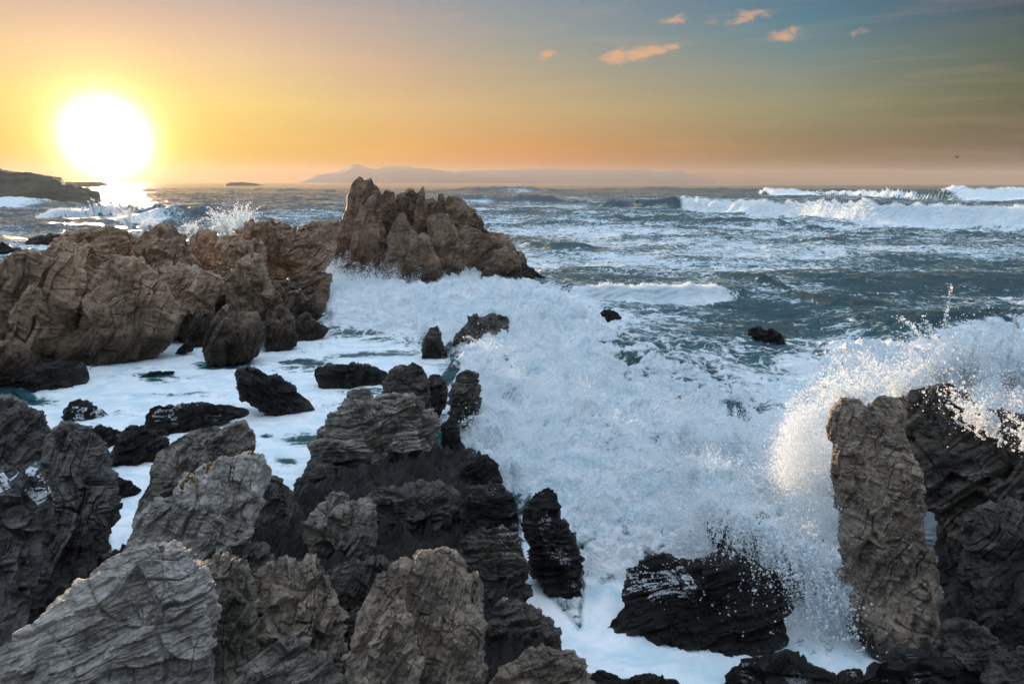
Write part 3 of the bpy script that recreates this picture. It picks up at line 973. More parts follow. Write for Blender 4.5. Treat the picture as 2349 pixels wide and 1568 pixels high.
stack = [
    dict(poly=[(722, 640), (736, 601), (748, 558), (779, 512), (790, 481), (796, 443), (803, 420), (811, 402), (831, 400), (834, 408), (843, 406), (846, 400), (857, 400), (861, 414), (871, 423), (875, 440), (879, 478), (880, 540), (875, 610), (858, 665), (740, 670)], d=33.3, T=.5, c=(825, 560), part='pinnacle', st=82, big=.07, fac=8),
    dict(poly=[(802, 600), (803, 558), (816, 520), (828, 472), (845, 450), (860, 435), (868, 480), (869, 530), (872, 604), (850, 650), (808, 650)], d=32.2, T=.5, part='buttress', st=85, big=.08),
    dict(poly=[(752, 640), (765, 618), (785, 605), (814, 602), (849, 616), (870, 640), (850, 670), (760, 670)], d=31.4, T=.5, part='foot', st=25),
    dict(poly=[(872, 450), (883, 431), (892, 436), (906, 438), (908, 452), (910, 500), (905, 560), (880, 560), (874, 500)], d=34.5, T=.6, part='pinnacle', st=82),
    dict(poly=[(902, 465), (910, 446), (918, 440), (929, 438), (935, 428), (949, 431), (954, 443), (966, 441), (976, 472), (982, 520), (955, 540), (915, 530), (903, 500)], d=34.5, T=.6, c=(940, 480), part='pinnacle', st=80),
    dict(poly=[(950, 480), (960, 452), (965, 436), (969, 423), (973, 426), (974, 452), (980, 481), (989, 530), (992, 570), (965, 570), (950, 530)], d=33.6, T=.6, c=(970, 510), part='spike', st=85, big=.05, fac=5, fine=.04),
    dict(poly=[(845, 640), (860, 622), (889, 596), (888, 560), (893, 535), (901, 507), (918, 484), (926, 479), (935, 492), (941, 512), (955, 541), (960, 575), (958, 604), (940, 650), (890, 675), (850, 670)], d=31.8, T=.55, c=(915, 590), part='buttress', st=80, big=.08),
    dict(poly=[(948, 560), (955, 540), (972, 529), (987, 541), (995, 567), (1010, 604), (1018, 640), (992, 668), (955, 660), (945, 610)], d=32.2, T=.6, part='buttress', st=75),
    dict(poly=[(970, 470), (973, 456), (992, 452), (1004, 463), (1010, 486), (1000, 530), (980, 540)], d=35, T=.6, part='pinnacle', st=20),
    dict(poly=[(1002, 460), (1004, 446), (1012, 442), (1017, 447), (1021, 463), (1026, 490), (1015, 510), (1003, 500)], d=34.8, T=.7, part='pinnacle', st=85, big=.05),
    dict(poly=[(974, 500), (990, 489), (1021, 486), (1040, 505), (1050, 530), (1055, 570), (1066, 610), (1080, 650), (1050, 660), (1010, 640), (990, 580)], d=33, T=.55, part='buttress', st=60),
    dict(poly=[(1019, 470), (1022, 456), (1029, 449), (1041, 447), (1052, 454), (1064, 456), (1074, 470), (1090, 484), (1107, 507), (1113, 524), (1124, 532), (1128, 570), (1079, 580), (1040, 540)], d=34.6, T=.5, part='crest', st=50),
    dict(poly=[(1040, 530), (1047, 503), (1076, 516), (1113, 533), (1142, 535), (1165, 541), (1180, 564), (1199, 584), (1217, 610), (1235, 640), (1194, 665), (1122, 660), (1079, 650), (1052, 600)], d=34, T=.45, c=(1120, 590), part='buttress', st=40),
    dict(poly=[(1100, 640), (1115, 600), (1136, 576), (1165, 560), (1191, 587), (1200, 645), (1153, 660)], d=32.8, T=.5, part='buttress', st=50),
    dict(poly=[(1190, 630), (1199, 612), (1220, 612), (1240, 630), (1270, 646), (1245, 656), (1200, 656)], d=34.5, T=.5, part='foot', mat='black', st=20),
]
stack += [
    dict(poly=[(745, 620), (790, 540), (850, 490), (960, 510), (1060, 530), (1140, 580), (1190, 640), (1100, 680), (800, 690)], d=35.2, T=.22, part='rock_face', res=.6),
]
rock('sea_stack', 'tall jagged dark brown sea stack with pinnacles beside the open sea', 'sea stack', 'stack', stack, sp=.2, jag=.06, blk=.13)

B = rock
B('rock', 'low black rocks at the left edge behind the ridge', 'rock', 'black', [dict(poly=[(-30, 600), (-10, 560), (7, 551), (18, 562), (36, 569), (50, 566), (50, 582), (20, 592)], d=46)], T=.5)
B('rock', 'dark knobbly reef in the surf behind the left end of the ridge', 'reef', 'dark', [dict(poly=[(50, 562), (65, 544), (79, 541), (108, 541), (115, 533), (130, 537), (151, 533), (164, 537), (150, 553), (108, 562)], d=52)], T=.5, blocky=.1)
B('boulder', 'dark ribbed boulder standing in foam at the right foot of the ridge', 'boulder', 'stack', [dict(poly=[(476, 780), (500, 740), (533, 718), (562, 712), (590, 717), (606, 731), (608, 771), (598, 805), (576, 830), (540, 845), (482, 842), (470, 811)], d=18.6, st=72)], T=.6)
B('boulder', 'narrow brown slab leaning behind the ribbed boulder', 'rock slab', 'stack', [dict(poly=[(457, 810), (479, 753), (504, 706), (526, 692), (542, 712), (536, 740), (500, 780), (474, 822)], d=19.6, st=60)], T=.6)
B('rock', 'small dark rock in the foam channel below the ridge', 'rock', 'black', [dict(poly=[(398, 812), (412, 796), (425, 785), (440, 785), (452, 793), (440, 806), (420, 814)], d=19.6)], T=.5)
B('rock', 'flat dark rock barely awash in the left foam pool', 'rock', 'black', [dict(poly=[(317, 865), (335, 856), (360, 850), (407, 850), (398, 860), (370, 874), (335, 883), (320, 877)], d=17.2)], T=.25, Tb=.3)
B('boulder', 'small cone-shaped rock standing in the foam', 'rock', 'dark', [dict(poly=[(966, 826), (970, 780), (985, 750), (1005, 747), (1012, 768), (1018, 795), (1030, 826), (1000, 832)], d=19.2, c=(998, 800))], T=.7, big=.06, st=10)
B('boulder', 'round-topped wet boulder at the left edge of the big splash', 'boulder', 'dark', [dict(poly=[(1034, 795), (1042, 770), (1066, 750), (1073, 722), (1095, 718), (1108, 725), (1130, 716), (1165, 720), (1172, 745), (1168, 790), (1140, 820), (1100, 832), (1045, 825)], d=19.4)], T=.6, st=60)
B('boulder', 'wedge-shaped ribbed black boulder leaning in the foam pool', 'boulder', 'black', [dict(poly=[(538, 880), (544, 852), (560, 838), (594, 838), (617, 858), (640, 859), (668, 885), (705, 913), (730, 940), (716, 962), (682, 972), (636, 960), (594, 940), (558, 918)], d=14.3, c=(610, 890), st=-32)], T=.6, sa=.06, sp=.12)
B('rock', 'flat rough black rock behind the tall layered slab', 'rock', 'black', [dict(poly=[(715, 855), (722, 839), (790, 834), (850, 838), (895, 850), (895, 880), (850, 895), (800, 898), (740, 895), (720, 875)], d=16.4)], T=.5, st=5)
B('layered_rock', 'tall layered grey rock in the middle with a knobbly brown top', 'layered rock', 'grey', [
    dict(poly=[(874, 900), (883, 867), (905, 841), (927, 837), (966, 840), (978, 860), (986, 895), (995, 950), (960, 980), (915, 960), (880, 920)], d=13.6, mat='dark', part='top_block', st=12),
    dict(poly=[(976, 870), (991, 854), (1010, 855), (1025, 880), (1027, 925), (1008, 960), (980, 950)], d=13.9, mat='dark', part='top_block', st=20),
    dict(poly=[(792, 921), (797, 900), (806, 893), (848, 890), (862, 913), (850, 930), (810, 935)], d=12.9, part='top_block', st=4, big=.05),
    dict(poly=[(775, 921), (800, 918), (858, 919), (868, 902), (895, 889), (945, 898), (968, 930), (990, 970), (1002, 1010), (1007, 1075), (1012, 1120), (930, 1150), (850, 1170), (760, 1190), (690, 1195), (680, 1130), (690, 1080), (701, 1060), (706, 1014), (721, 995), (758, 956)], d=11.4, T=.65, c=(905, 1030), part='rock_face', st=8, sa=.05, sp=.14),
    dict(poly=[(677, 1130), (690, 1085), (740, 1065), (800, 1072), (825, 1115), (780, 1160), (700, 1200), (680, 1170)], d=10.4, part='foot', mat='dark', st=10),
], T=.6)
B('boulder', 'small dark rock between the layered rock and the splash', 'rock', 'black', [dict(poly=[(1012, 975), (1030, 953), (1050, 958), (1058, 1015), (1040, 1055), (1014, 1040)], d=11.4)], T=.6)
B('rock', 'brown wet rock veiled by the left edge of the splash', 'rock', 'dark', [dict(poly=[(1026, 905), (1045, 868), (1068, 845), (1098, 852), (1104, 900), (1098, 960), (1066, 985), (1034, 975)], d=13.2)], T=.6)
B('boulder', 'black spray-dotted rock below the left edge of the splash', 'rock', 'black', [dict(poly=[(1052, 1080), (1079, 1046), (1118, 1040), (1148, 1073), (1155, 1110), (1110, 1130), (1056, 1110)], d=9.8)], T=.6)
B('boulder', 'broad dark rounded boulder in shade in the centre foreground', 'boulder', 'dark', [dict(poly=[(815, 1145), (848, 1120), (883, 1110), (950, 1112), (1015, 1110), (1054, 1130), (1078, 1162), (1084, 1216), (1070, 1290), (1000, 1350), (900, 1330), (850, 1250), (840, 1180)], d=8.7, c=(970, 1190), st=5)], T=.5, fac=6, big=.07)
B('boulder', 'pointed grey boulder in front of the dark rounded one', 'boulder', 'grey', [dict(poly=[(700, 1212), (731, 1172), (765, 1140), (785, 1131), (809, 1141), (839, 1150), (861, 1172), (868, 1230), (865, 1300), (830, 1340), (750, 1350), (708, 1290)], d=7.9, c=(790, 1200), st=65)], T=.65)
B('boulder', 'mottled dark boulder wedged right of the pyramid rock', 'boulder', 'dark', [dict(poly=[(575, 1120), (597, 1090), (613, 1087), (640, 1103), (677, 1126), (690, 1172), (700, 1226), (696, 1290), (640, 1330), (580, 1310), (560, 1200)], d=8.4, st=60)], T=.6)
B('pyramid_rock', 'tall pyramid-shaped grey rock with orange lichen along its edge', 'rock', 'grey', [
    dict(poly=[(290, 1200), (310, 1160), (330, 1115), (346, 1076), (359, 1039), (392, 1007), (438, 984), (493, 966), (521, 979), (500, 1039), (460, 1104), (420, 1170), (345, 1230)], d=8.7, part='rear_slab', c=(445, 1110), st=48),
    dict(poly=[(450, 1044), (470, 1025), (488, 1008), (516, 979), (544, 964), (562, 963), (578, 985), (586, 1025), (575, 1080), (510, 1100), (460, 1080)], d=8.4, part='rear_slab', st=35),
    dict(poly=[(235, 1310), (262, 1265), (286, 1228), (304, 1177), (346, 1152), (382, 1138), (415, 1110), (445, 1080), (475, 1058), (507, 1044), (537, 1050), (560, 1032), (600, 1035), (606, 1067), (595, 1131), (582, 1190), (575, 1250), (553, 1300), (484, 1350), (415, 1350), (300, 1350)], d=7.0, T=.55, c=(515, 1200), part='rock_face', st=62, mat='pale', sp=.11),
    dict(poly=[(470, 1280), (510, 1250), (553, 1240), (610, 1240), (636, 1275), (622, 1310), (570, 1350), (500, 1340)], d=6.8, part='foot', st=30, mat='dark'),
], T=.6)
B('boulder', 'mottled boulder at the left edge, highest of the left group', 'boulder', 'mottle', [dict(poly=[(-90, 930), (-40, 912), (0, 912), (28, 918), (78, 933), (110, 960), (124, 985), (112, 1020), (84, 1050), (37, 1090), (0, 1110), (-90, 1110)], d=8.0)], T=.7, st=40)
B('boulder', 'tall dark upright boulder beside the narrow left channel', 'boulder', 'mottle', [dict(poly=[(105, 1000), (122, 978), (143, 961), (175, 960), (203, 969), (221, 990), (232, 1030), (246, 1076), (260, 1122), (264, 1182), (258, 1240), (242, 1300), (200, 1400), (100, 1480), (-20, 1500), (0, 1300), (60, 1150), (95, 1060)], d=7.1, c=(165, 1160), st=65)], T=.55)
B('boulder', 'mottled boulder with a rim of white foam, far left foreground', 'boulder', 'mottle', [dict(poly=[(-80, 1110), (0, 1098), (28, 1090), (50, 1075), (83, 1068), (110, 1085), (126, 1131), (118, 1187), (96, 1250), (90, 1330), (70, 1440), (0, 1530), (-90, 1530)], d=5.9, c=(40, 1180), st=80)], T=.5)
B('boulder', 'large pale grey boulder filling the bottom left corner', 'boulder', 'pale', [dict(poly=[(-220, 1560), (-100, 1510), (0, 1474), (65, 1430), (129, 1383), (184, 1346), (221, 1323), (249, 1291), (295, 1258), (341, 1241), (382, 1240), (419, 1246), (452, 1265), (472, 1297), (486, 1343), (492, 1399), (488, 1491), (490, 1650), (300, 1760), (-220, 1760)], d=4.2, T=.5, c=(405, 1430), st=14, sp=.11, sa=.02)], fac=10, big=.08, blk=.13)
B('boulder', 'folded pale rock between the corner boulder and its neighbour', 'rock', 'grey', [dict(poly=[(462, 1300), (474, 1283), (492, 1270), (521, 1264), (546, 1283), (570, 1320), (600, 1420), (600, 1530), (520, 1620), (470, 1560)], d=4.9, T=.6, c=(530, 1380), st=70, sa=.05)])
B('boulder', 'brown layered boulder just left of the warm-lit block', 'boulder', 'warm', [dict(poly=[(545, 1320), (593, 1304), (637, 1285), (680, 1281), (726, 1281), (747, 1314), (762, 1353), (778, 1412), (786, 1490), (780, 1580), (700, 1620), (560, 1600), (540, 1440)], d=5.1, c=(715, 1400), st=72, sa=.05)], T=.6)
B('boulder', 'small dark pointed rock behind the warm-lit block', 'rock', 'dark', [dict(poly=[(738, 1340), (748, 1312), (775, 1289), (809, 1274), (830, 1296), (858, 1284), (907, 1284), (950, 1290), (930, 1400), (850, 1480), (780, 1480)], d=5.7)], T=.55, st=60)
B('boulder', 'big block with warm sunlit edge in the bottom centre', 'boulder', 'warm', [
    dict(poly=[(760, 1620), (790, 1525), (804, 1451), (829, 1388), (853, 1334), (907, 1299), (971, 1274), (1020, 1258), (1037, 1262), (1066, 1284), (1076, 1303), (1100, 1309), (1112, 1330), (1112, 1388), (1108, 1500), (1094, 1640), (960, 1740), (780, 1740)], d=4.5, T=.5, c=(1045, 1420), st=64, sp=.10, sa=.025, blk=.16),
    dict(poly=[(800, 1640), (825, 1540), (850, 1480), (862, 1422), (897, 1378), (927, 1370), (940, 1412), (962, 1500), (975, 1640), (900, 1700)], d=4.15, T=.5, c=(905, 1470), st=50, mat='pale')], fac=9, big=.08)
B('boulder', 'low rounded grey rock at the bottom edge left of the warm-lit block', 'rock', 'grey', [dict(poly=[(500, 1600), (540, 1555), (583, 1508), (628, 1475), (662, 1466), (706, 1480), (740, 1503), (772, 1520), (790, 1560), (780, 1680), (520, 1680)], d=4.0)], T=.6, st=20)
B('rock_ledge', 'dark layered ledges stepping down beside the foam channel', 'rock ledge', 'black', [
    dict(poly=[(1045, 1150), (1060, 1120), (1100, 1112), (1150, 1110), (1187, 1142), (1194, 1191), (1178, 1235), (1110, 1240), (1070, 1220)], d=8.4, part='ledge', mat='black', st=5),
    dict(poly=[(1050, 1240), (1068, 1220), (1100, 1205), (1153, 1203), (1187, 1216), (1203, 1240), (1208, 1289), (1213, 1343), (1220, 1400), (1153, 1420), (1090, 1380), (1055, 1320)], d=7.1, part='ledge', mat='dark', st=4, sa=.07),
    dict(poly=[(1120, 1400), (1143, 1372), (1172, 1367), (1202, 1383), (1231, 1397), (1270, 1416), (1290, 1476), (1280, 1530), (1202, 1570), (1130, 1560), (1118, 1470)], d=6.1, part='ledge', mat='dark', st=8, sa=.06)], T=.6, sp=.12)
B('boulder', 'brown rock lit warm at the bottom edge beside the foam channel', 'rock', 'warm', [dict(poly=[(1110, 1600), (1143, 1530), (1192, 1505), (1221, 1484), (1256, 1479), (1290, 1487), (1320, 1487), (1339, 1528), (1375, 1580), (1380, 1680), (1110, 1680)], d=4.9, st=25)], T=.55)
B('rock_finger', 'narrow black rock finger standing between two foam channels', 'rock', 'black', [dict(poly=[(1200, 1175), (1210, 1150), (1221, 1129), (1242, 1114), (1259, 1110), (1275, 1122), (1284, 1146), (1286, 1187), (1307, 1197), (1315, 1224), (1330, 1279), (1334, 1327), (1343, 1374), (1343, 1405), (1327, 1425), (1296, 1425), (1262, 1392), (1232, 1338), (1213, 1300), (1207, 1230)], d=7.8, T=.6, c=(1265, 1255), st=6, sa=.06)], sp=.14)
B('boulder', 'big black rock with patches of foam, right of centre at the bottom', 'boulder', 'black', [dict(poly=[(1368, 1490), (1376, 1443), (1417, 1392), (1424, 1340), (1438, 1304), (1477, 1287), (1511, 1274), (1549, 1279), (1586, 1286), (1637, 1272), (1675, 1277), (1733, 1282), (1781, 1298), (1817, 1317), (1812, 1354), (1828, 1392), (1820, 1436), (1822, 1473), (1775, 1520), (1699, 1520), (1631, 1510), (1528, 1530), (1467, 1538), (1420, 1525), (1378, 1505)], d=6.9, T=.5, c=(1590, 1370), st=24, sa=.05, sp=.16, blocky=.05)], big=.06, blk=.12)
B('boulder', 'black rock half veiled by splashing drops behind the foam-patched rock', 'rock', 'black', [dict(poly=[(1608, 1200), (1624, 1165), (1665, 1172), (1716, 1168), (1753, 1184), (1781, 1224), (1803, 1262), (1822, 1298), (1870, 1323), (1892, 1365), (1852, 1390), (1815, 1370), (1767, 1330), (1672, 1310), (1635, 1260)], d=7.75, c=(1740, 1260), st=30)], T=.5)
B('standing_slab', 'tall upright rock slab with two rounded heads at the right', 'rock slab', 'warm', [
    dict(poly=[(1898, 975), (1906, 945), (1920, 923), (1948, 911), (1975, 907), (1990, 930), (2010, 1000), (2010, 1150), (1980, 1260), (1960, 1300), (1940, 1230), (1920, 1165), (1906, 1112), (1908, 1035)], d=7.2, T=.6, c=(1972, 1060), st=84, part='head'),
    dict(poly=[(1985, 945), (1995, 920), (2008, 903), (2025, 898), (2052, 907), (2071, 930), (2079, 980), (2093, 1035), (2115, 1101), (2126, 1173), (2100, 1240), (2020, 1240), (1990, 1130), (1985, 1040)], d=6.95, T=.5, c=(2066, 1090), st=82, part='head'),
    dict(poly=[(1912, 1130), (1925, 1060), (1980, 1010), (2060, 1010), (2105, 1090), (2126, 1173), (2136, 1255), (2147, 1338), (2162, 1437), (2170, 1500), (2100, 1530), (2010, 1510), (1955, 1450), (1943, 1420), (1940, 1300), (1925, 1210)], d=6.75, T=.45, c=(2075, 1250), st=80, part='rock_face')], big=.08, fac=10, blk=.17)
B('boulder', 'massive dark brown crag at the right edge under falling spray', 'crag', 'dark', [dict(poly=[(2071, 940), (2091, 908), (2124, 884), (2162, 869), (2184, 880), (2212, 896), (2267, 924), (2317, 952), (2420, 985), (2520, 1060), (2520, 1500), (2300, 1520), (2200, 1480), (2145, 1420), (2130, 1250), (2108, 1090), (2083, 1000)], d=7.8, T=.5, c=(2320, 1140), st=58, blocky=.07)], big=.09)
B('boulder', 'rounded grey-green boulder in front of the crag at the right edge', 'boulder', 'dark', [dict(poly=[(2205, 1200), (2212, 1170), (2236, 1150), (2267, 1155), (2311, 1139), (2420, 1150), (2500, 1250), (2500, 1560), (2330, 1540), (2240, 1450), (2215, 1330)], d=6.3, mat='grey', part=None, c=(2330, 1260), st=60)], T=.5)
B('boulder', 'low dark rock at the foot of the right-hand boulders', 'rock', 'dark', [dict(poly=[(2155, 1450), (2170, 1425), (2195, 1409), (2250, 1425), (2290, 1458), (2320, 1503), (2345, 1600), (2240, 1660), (2160, 1560)], d=5.5)], T=.55, st=40)
B('boulder', 'brown rock in the bottom right corner', 'rock', 'dark', [dict(poly=[(2250, 1580), (2265, 1535), (2290, 1498), (2349, 1485), (2440, 1485), (2460, 1680), (2260, 1680)], d=4.9)], T=.55, st=40)
B('rock_shelf', 'smooth black rock shelf along the bottom edge right of centre', 'rock shelf', 'black', [dict(poly=[(1640, 1600), (1655, 1545), (1700, 1518), (1801, 1509), (1852, 1526), (1903, 1541), (1973, 1548), (2020, 1540), (2060, 1500), (2130, 1490), (2190, 1520), (2240, 1600), (2200, 1700), (1650, 1700)], d=5.5, c=(1930, 1610), st=15)], T=.3, fac=5)
B('rock_shelf', 'low black rock at the bottom edge below the foam-patched rock', 'rock', 'black', [dict(poly=[(1335, 1570), (1350, 1540), (1378, 1535), (1412, 1544), (1433, 1551), (1477, 1544), (1511, 1554), (1545, 1557), (1600, 1580), (1600, 1680), (1340, 1680)], d=5.4)], T=.35, st=10)
B('rock', 'small black rock with a foam collar near the left pool', 'rock', 'black', [dict(poly=[(141, 955), (157, 920), (184, 913), (212, 923), (249, 946), (256, 962), (221, 975), (180, 980), (148, 970)], d=13.9)], T=.6, st=20)
B('rock', 'long flat wet black rock with bright puddles in the left pool', 'rock', 'black', [dict(poly=[(321, 980), (328, 950), (342, 932), (369, 924), (415, 929), (516, 924), (567, 933), (583, 947), (556, 962), (484, 975), (415, 998), (369, 1014), (330, 1000)], d=13.3, c=(440, 958))], T=.4, st=4)
B('rock', 'ribbed black rock above the narrow left channel', 'rock', 'black', [dict(poly=[(238, 1058), (258, 1030), (284, 990), (300, 976), (323, 978), (359, 993), (390, 1012), (380, 1060), (340, 1095), (276, 1098), (246, 1080)], d=11.6)], T=.55, st=12, sa=.06)
B('rock', 'low wet rock between the upright boulder and the ribbed rock', 'rock', 'black', [dict(poly=[(205, 985), (230, 973), (258, 982), (288, 993), (272, 1018), (235, 1030), (215, 1015)], d=12.4)], T=.5)
B('rock', 'dark rock at the mouth of the narrow left channel', 'rock', 'black', [dict(poly=[(245, 1150), (252, 1085), (276, 1092), (313, 1112), (329, 1122), (308, 1142), (267, 1155)], d=10.2)], T=.5)
B('rock', 'lone wet black rock out in the open water on the right', 'rock', 'black', [dict(poly=[(1710, 768), (1718, 755), (1740, 746), (1758, 757), (1770, 749), (1790, 767), (1815, 798), (1785, 812), (1750, 795), (1735, 775)], d=20.4)], T=.6, blocky=.1)
B('rock', 'dark rock just breaking the surface above the big splash', 'rock', 'black', [dict(poly=[(1370, 722), (1385, 710), (1410, 712), (1430, 728), (1415, 742), (1385, 740)], d=23.4)], T=.5)
# === SPRAY AND SMALL THINGS ===
def water_drop_mat():
    m = bpy.data.materials.new('white spray')
    m.use_nodes = True
    N = NT(m.node_tree)
    for n in list(N.n):
        N.n.remove(n)
    df = N.new('ShaderNodeBsdfDiffuse')
    df.inputs[0].default_value = (.95, .98, .99, 1)
    tr = N.new('ShaderNodeBsdfTranslucent')
    tr.inputs[0].default_value = (.85, .93, .97, 1)
    mx = N.new('ShaderNodeMixShader')
    mx.inputs[0].default_value = .45
    out = N.new('ShaderNodeOutputMaterial')
    N.l.new(df.outputs[0], mx.inputs[1])
    N.l.new(tr.outputs[0], mx.inputs[2])
    N.l.new(mx.outputs[0], out.inputs[0])
    return m


DROP = water_drop_mat()
gn = bpy.data.node_groups.new('drops', 'GeometryNodeTree')
gn.interface.new_socket('Geometry', in_out='INPUT', socket_type='NodeSocketGeometry')
gn.interface.new_socket('Geometry', in_out='OUTPUT', socket_type='NodeSocketGeometry')
gi = gn.nodes.new('NodeGroupInput')
go = gn.nodes.new('NodeGroupOutput')
mp = gn.nodes.new('GeometryNodeMeshToPoints')
na = gn.nodes.new('GeometryNodeInputNamedAttribute')
na.data_type = 'FLOAT'
na.inputs[0].default_value = 'size'
sm = gn.nodes.new('GeometryNodeSetMaterial')
sm.inputs['Material'].default_value = DROP
gn.links.new(gi.outputs[0], mp.inputs['Mesh'])
gn.links.new(na.outputs[0], mp.inputs['Radius'])
gn.links.new(mp.outputs[0], sm.inputs[0])
gn.links.new(sm.outputs[0], go.inputs[0])

rn = np.random.default_rng(42)


def spray(name, P, r, label):
    P = np.asarray(P)
    c = P.mean(0)
    me = make_mesh(name, P - c, attrs={'size': r})
    o = link(name, me, DROP, loc=tuple(c), kind='stuff', label=label)
    md = o.modifiers.new('drops', 'NODES')
    md.node_group = gn
    return o


def sizes(n, lo, hi, k=2.5):
    r = lo * .62 + (hi - lo) * rn.random(n) ** k * .55
    b = rn.random(n) < .03
    return np.where(b, lo + (hi - lo) * (.5 + .7 * rn.random(n)), r)


# sea height lookup: nearest vertex in the regular (row, column) grid
_sx, _sy, _sh, _sf, _Yr, _tx = SEA
_ny, _nx = len(_Yr), len(_tx)
_H2 = _sh.reshape(_ny, _nx)
_F2 = _sf.reshape(_ny, _nx)


def sea_z(X, Y):
    o = np.searchsorted(_Yr, Y).clip(1, _ny - 1)
    t = X / np.maximum(Y, 5.5)
    j = np.searchsorted(_tx, t).clip(0, _nx - 1)
    return _H2[o, j], _F2[o, j]


def in_poly(poly, n):
    P = np.array(poly, float)
    lo, hi = P.min(0), P.max(0)
    out = []
    got = 0
    while got < n:
        c = lo + (hi - lo) * rn.random((n * 2, 2))
        c = c[poly_sd(c[:, 0], c[:, 1], poly) > 0]
        out.append(c)
        got += len(c)
    return np.vstack(out)[:n]


# 1. froth lying over the churned water (clumped by noise)
def froth(poly, n, h0, h1, rlo, rhi, seed, thr=-.1, power=2.0):
    c = in_poly(poly, n)
    G = gnd(c[:, 0], c[:, 1])
    nz = fbm(G * 2.2, 4, seed, .65)
    keep = nz > thr - .25 * rn.random(len(G))
    G, nz = G[keep], nz[keep]
    z, _ = sea_z(G[:, 0], G[:, 1])
    G[:, 2] = z + h0 + (h1 - h0) * rn.random(len(G)) ** power * (.35 + 1.3 * np.clip(nz + .35, 0, 1))
    return G, sizes(len(G), rlo, rhi, 3)


# 2. jets: ballistic fans of drops, dense near the root, breaking up into beads and threads
def jet(root, vel, spread, n, tmax=.9, rlo=.004, rhi=.018, curl=.25, seed=0, threads=26):
    """drops thrown from root with velocity vel; a share of them strung along common threads"""
    root = np.asarray(root, float)
    g = np.array([0, 0, -9.8])
    nth = threads
    vth = np.asarray(vel) + rn.normal(size=(nth, 3)) * spread
    k = rn.integers(0, nth, n)
    loose = rn.random(n) < .45
    v = vth[k] * (1 + rn.normal(size=(n, 1)) * .015)
    v = np.where(loose[:, None], np.asarray(vel) + rn.normal(size=(n, 3)) * spread, v)
    t = rn.random(n) ** .8 * tmax
    s = rn.random((n, 1)) ** .5
    p = root + v * (t[:, None] * s) + .5 * g * (t[:, None] * s) ** 2
    p = p + curl * .25 * np.stack([perlin(p * 3, seed + 1), perlin(p * 3, seed + 2), perlin(p * 3, seed + 3)], 1) * t[:, None]
    p += rn.normal(size=p.shape) * .012
    return p, sizes(n, rlo, rhi, 3.2)


# 3. curtain: sheet of spray whose top edge is given along a line of ground points
def curtain(pts, n, thick, rlo, rhi, seed, fall=1.0, holes=.0, lo=0.0):
    """pts: (x px, top y px, distance) ; fills from the water up to the top edge, thinner toward the top"""
    A = np.array(pts, float)
    s = rn.random(n) * (len(A) - 1)
    i = s.astype(int).clip(0, len(A) - 2)
    f = (s - i)[:, None]
    T0 = at(A[:, 0], A[:, 1], A[:, 2])
    B0 = T0.copy()
    B0[:, 2] = 0
    top = T0[i] * (1 - f) + T0[i + 1] * f
    u = lo + (1 - lo) * rn.random(n) ** fall
    # ragged top: scale by spiky noise along the sheet
    sx = np.stack([top[:, 0] * 2.2, top[:, 1] * 2.2, 0 * u + seed], 1)
    rag = .80 + .34 * ridged(sx, 3, seed, .6)
    P = top.copy()
    P[:, 2] = top[:, 2] * u * rag
    off = rn.normal(size=n) * thick * (1.15 - .6 * u)
    P[:, 1] += off
    P[:, 0] += rn.normal(size=n) * .06
    nz = fbm(P * np.array([3.2, 1.2, 2.2]), 4, seed + 5, .65)
    dens = nz - (u - .55) * 1.15 + .25 * rn.normal(size=n)
    keep = dens > holes
    # stray drops beyond the sheet
    stray = rn.random(n) < .05
    keep |= stray
    return P[keep], sizes(keep.sum(), rlo, rhi, 3)


PS, RS = [], []


def addp(pr):
    PS.append(pr[0])
    RS.append(pr[1])


# main crash
addp(froth([(1075, 850), (1170, 760), (1300, 800), (1560, 880), (1780, 960), (1940, 1000), (1960, 1180), (1930, 1330), (1840, 1300), (1640, 1230), (1480, 1280), (1350, 1290), (1290, 1190), (1190, 1140), (1080, 1040)], 200000, -.01, .16, .003, .014, 3, .20))
addp(froth([(1090, 900), (1180, 800), (1330, 840), (1450, 920), (1300, 1000), (1150, 1080), (1080, 1030)], 90000, 0, .5, .003, .015, 5, .08))
addp(froth([(1500, 980), (1800, 960), (1940, 940), (1950, 1180), (1800, 1180), (1620, 1130)], 80000, 0, .4, .003, .015, 7, .08))
for (x, y, vx, vy, vz, sp_, n) in [(1190, 900, -1.0, -.6, 2.6, .7, 22000), (1150, 1000, -1.1, -.4, 2.2, .6, 14000), (1130, 840, -.7, .1, 2.8, .7, 12000), (1180, 1080, -.6, -.6, 1.8, .6, 12000),
                                   (1300, 880, -.2, -.5, 2.4, .7, 12000), (1420, 1000, .1, -.5, 2.0, .7, 10000), (1560, 1010, .2, -.3, 2.6, .7, 12000), (1690, 1040, .3, -.5, 2.8, .7, 14000), (1800, 1060, .1, -.8, 3.0, .8, 16000)]:
    addp(jet(gnd(np.array(x), np.array(y), .25), (vx, vy, vz), sp_, n, .6, .003, .016, .4, int(x), 12))
spray('sea_spray', np.vstack(PS), np.concatenate(RS), 'white spray thrown up by the breaking wave in the centre')

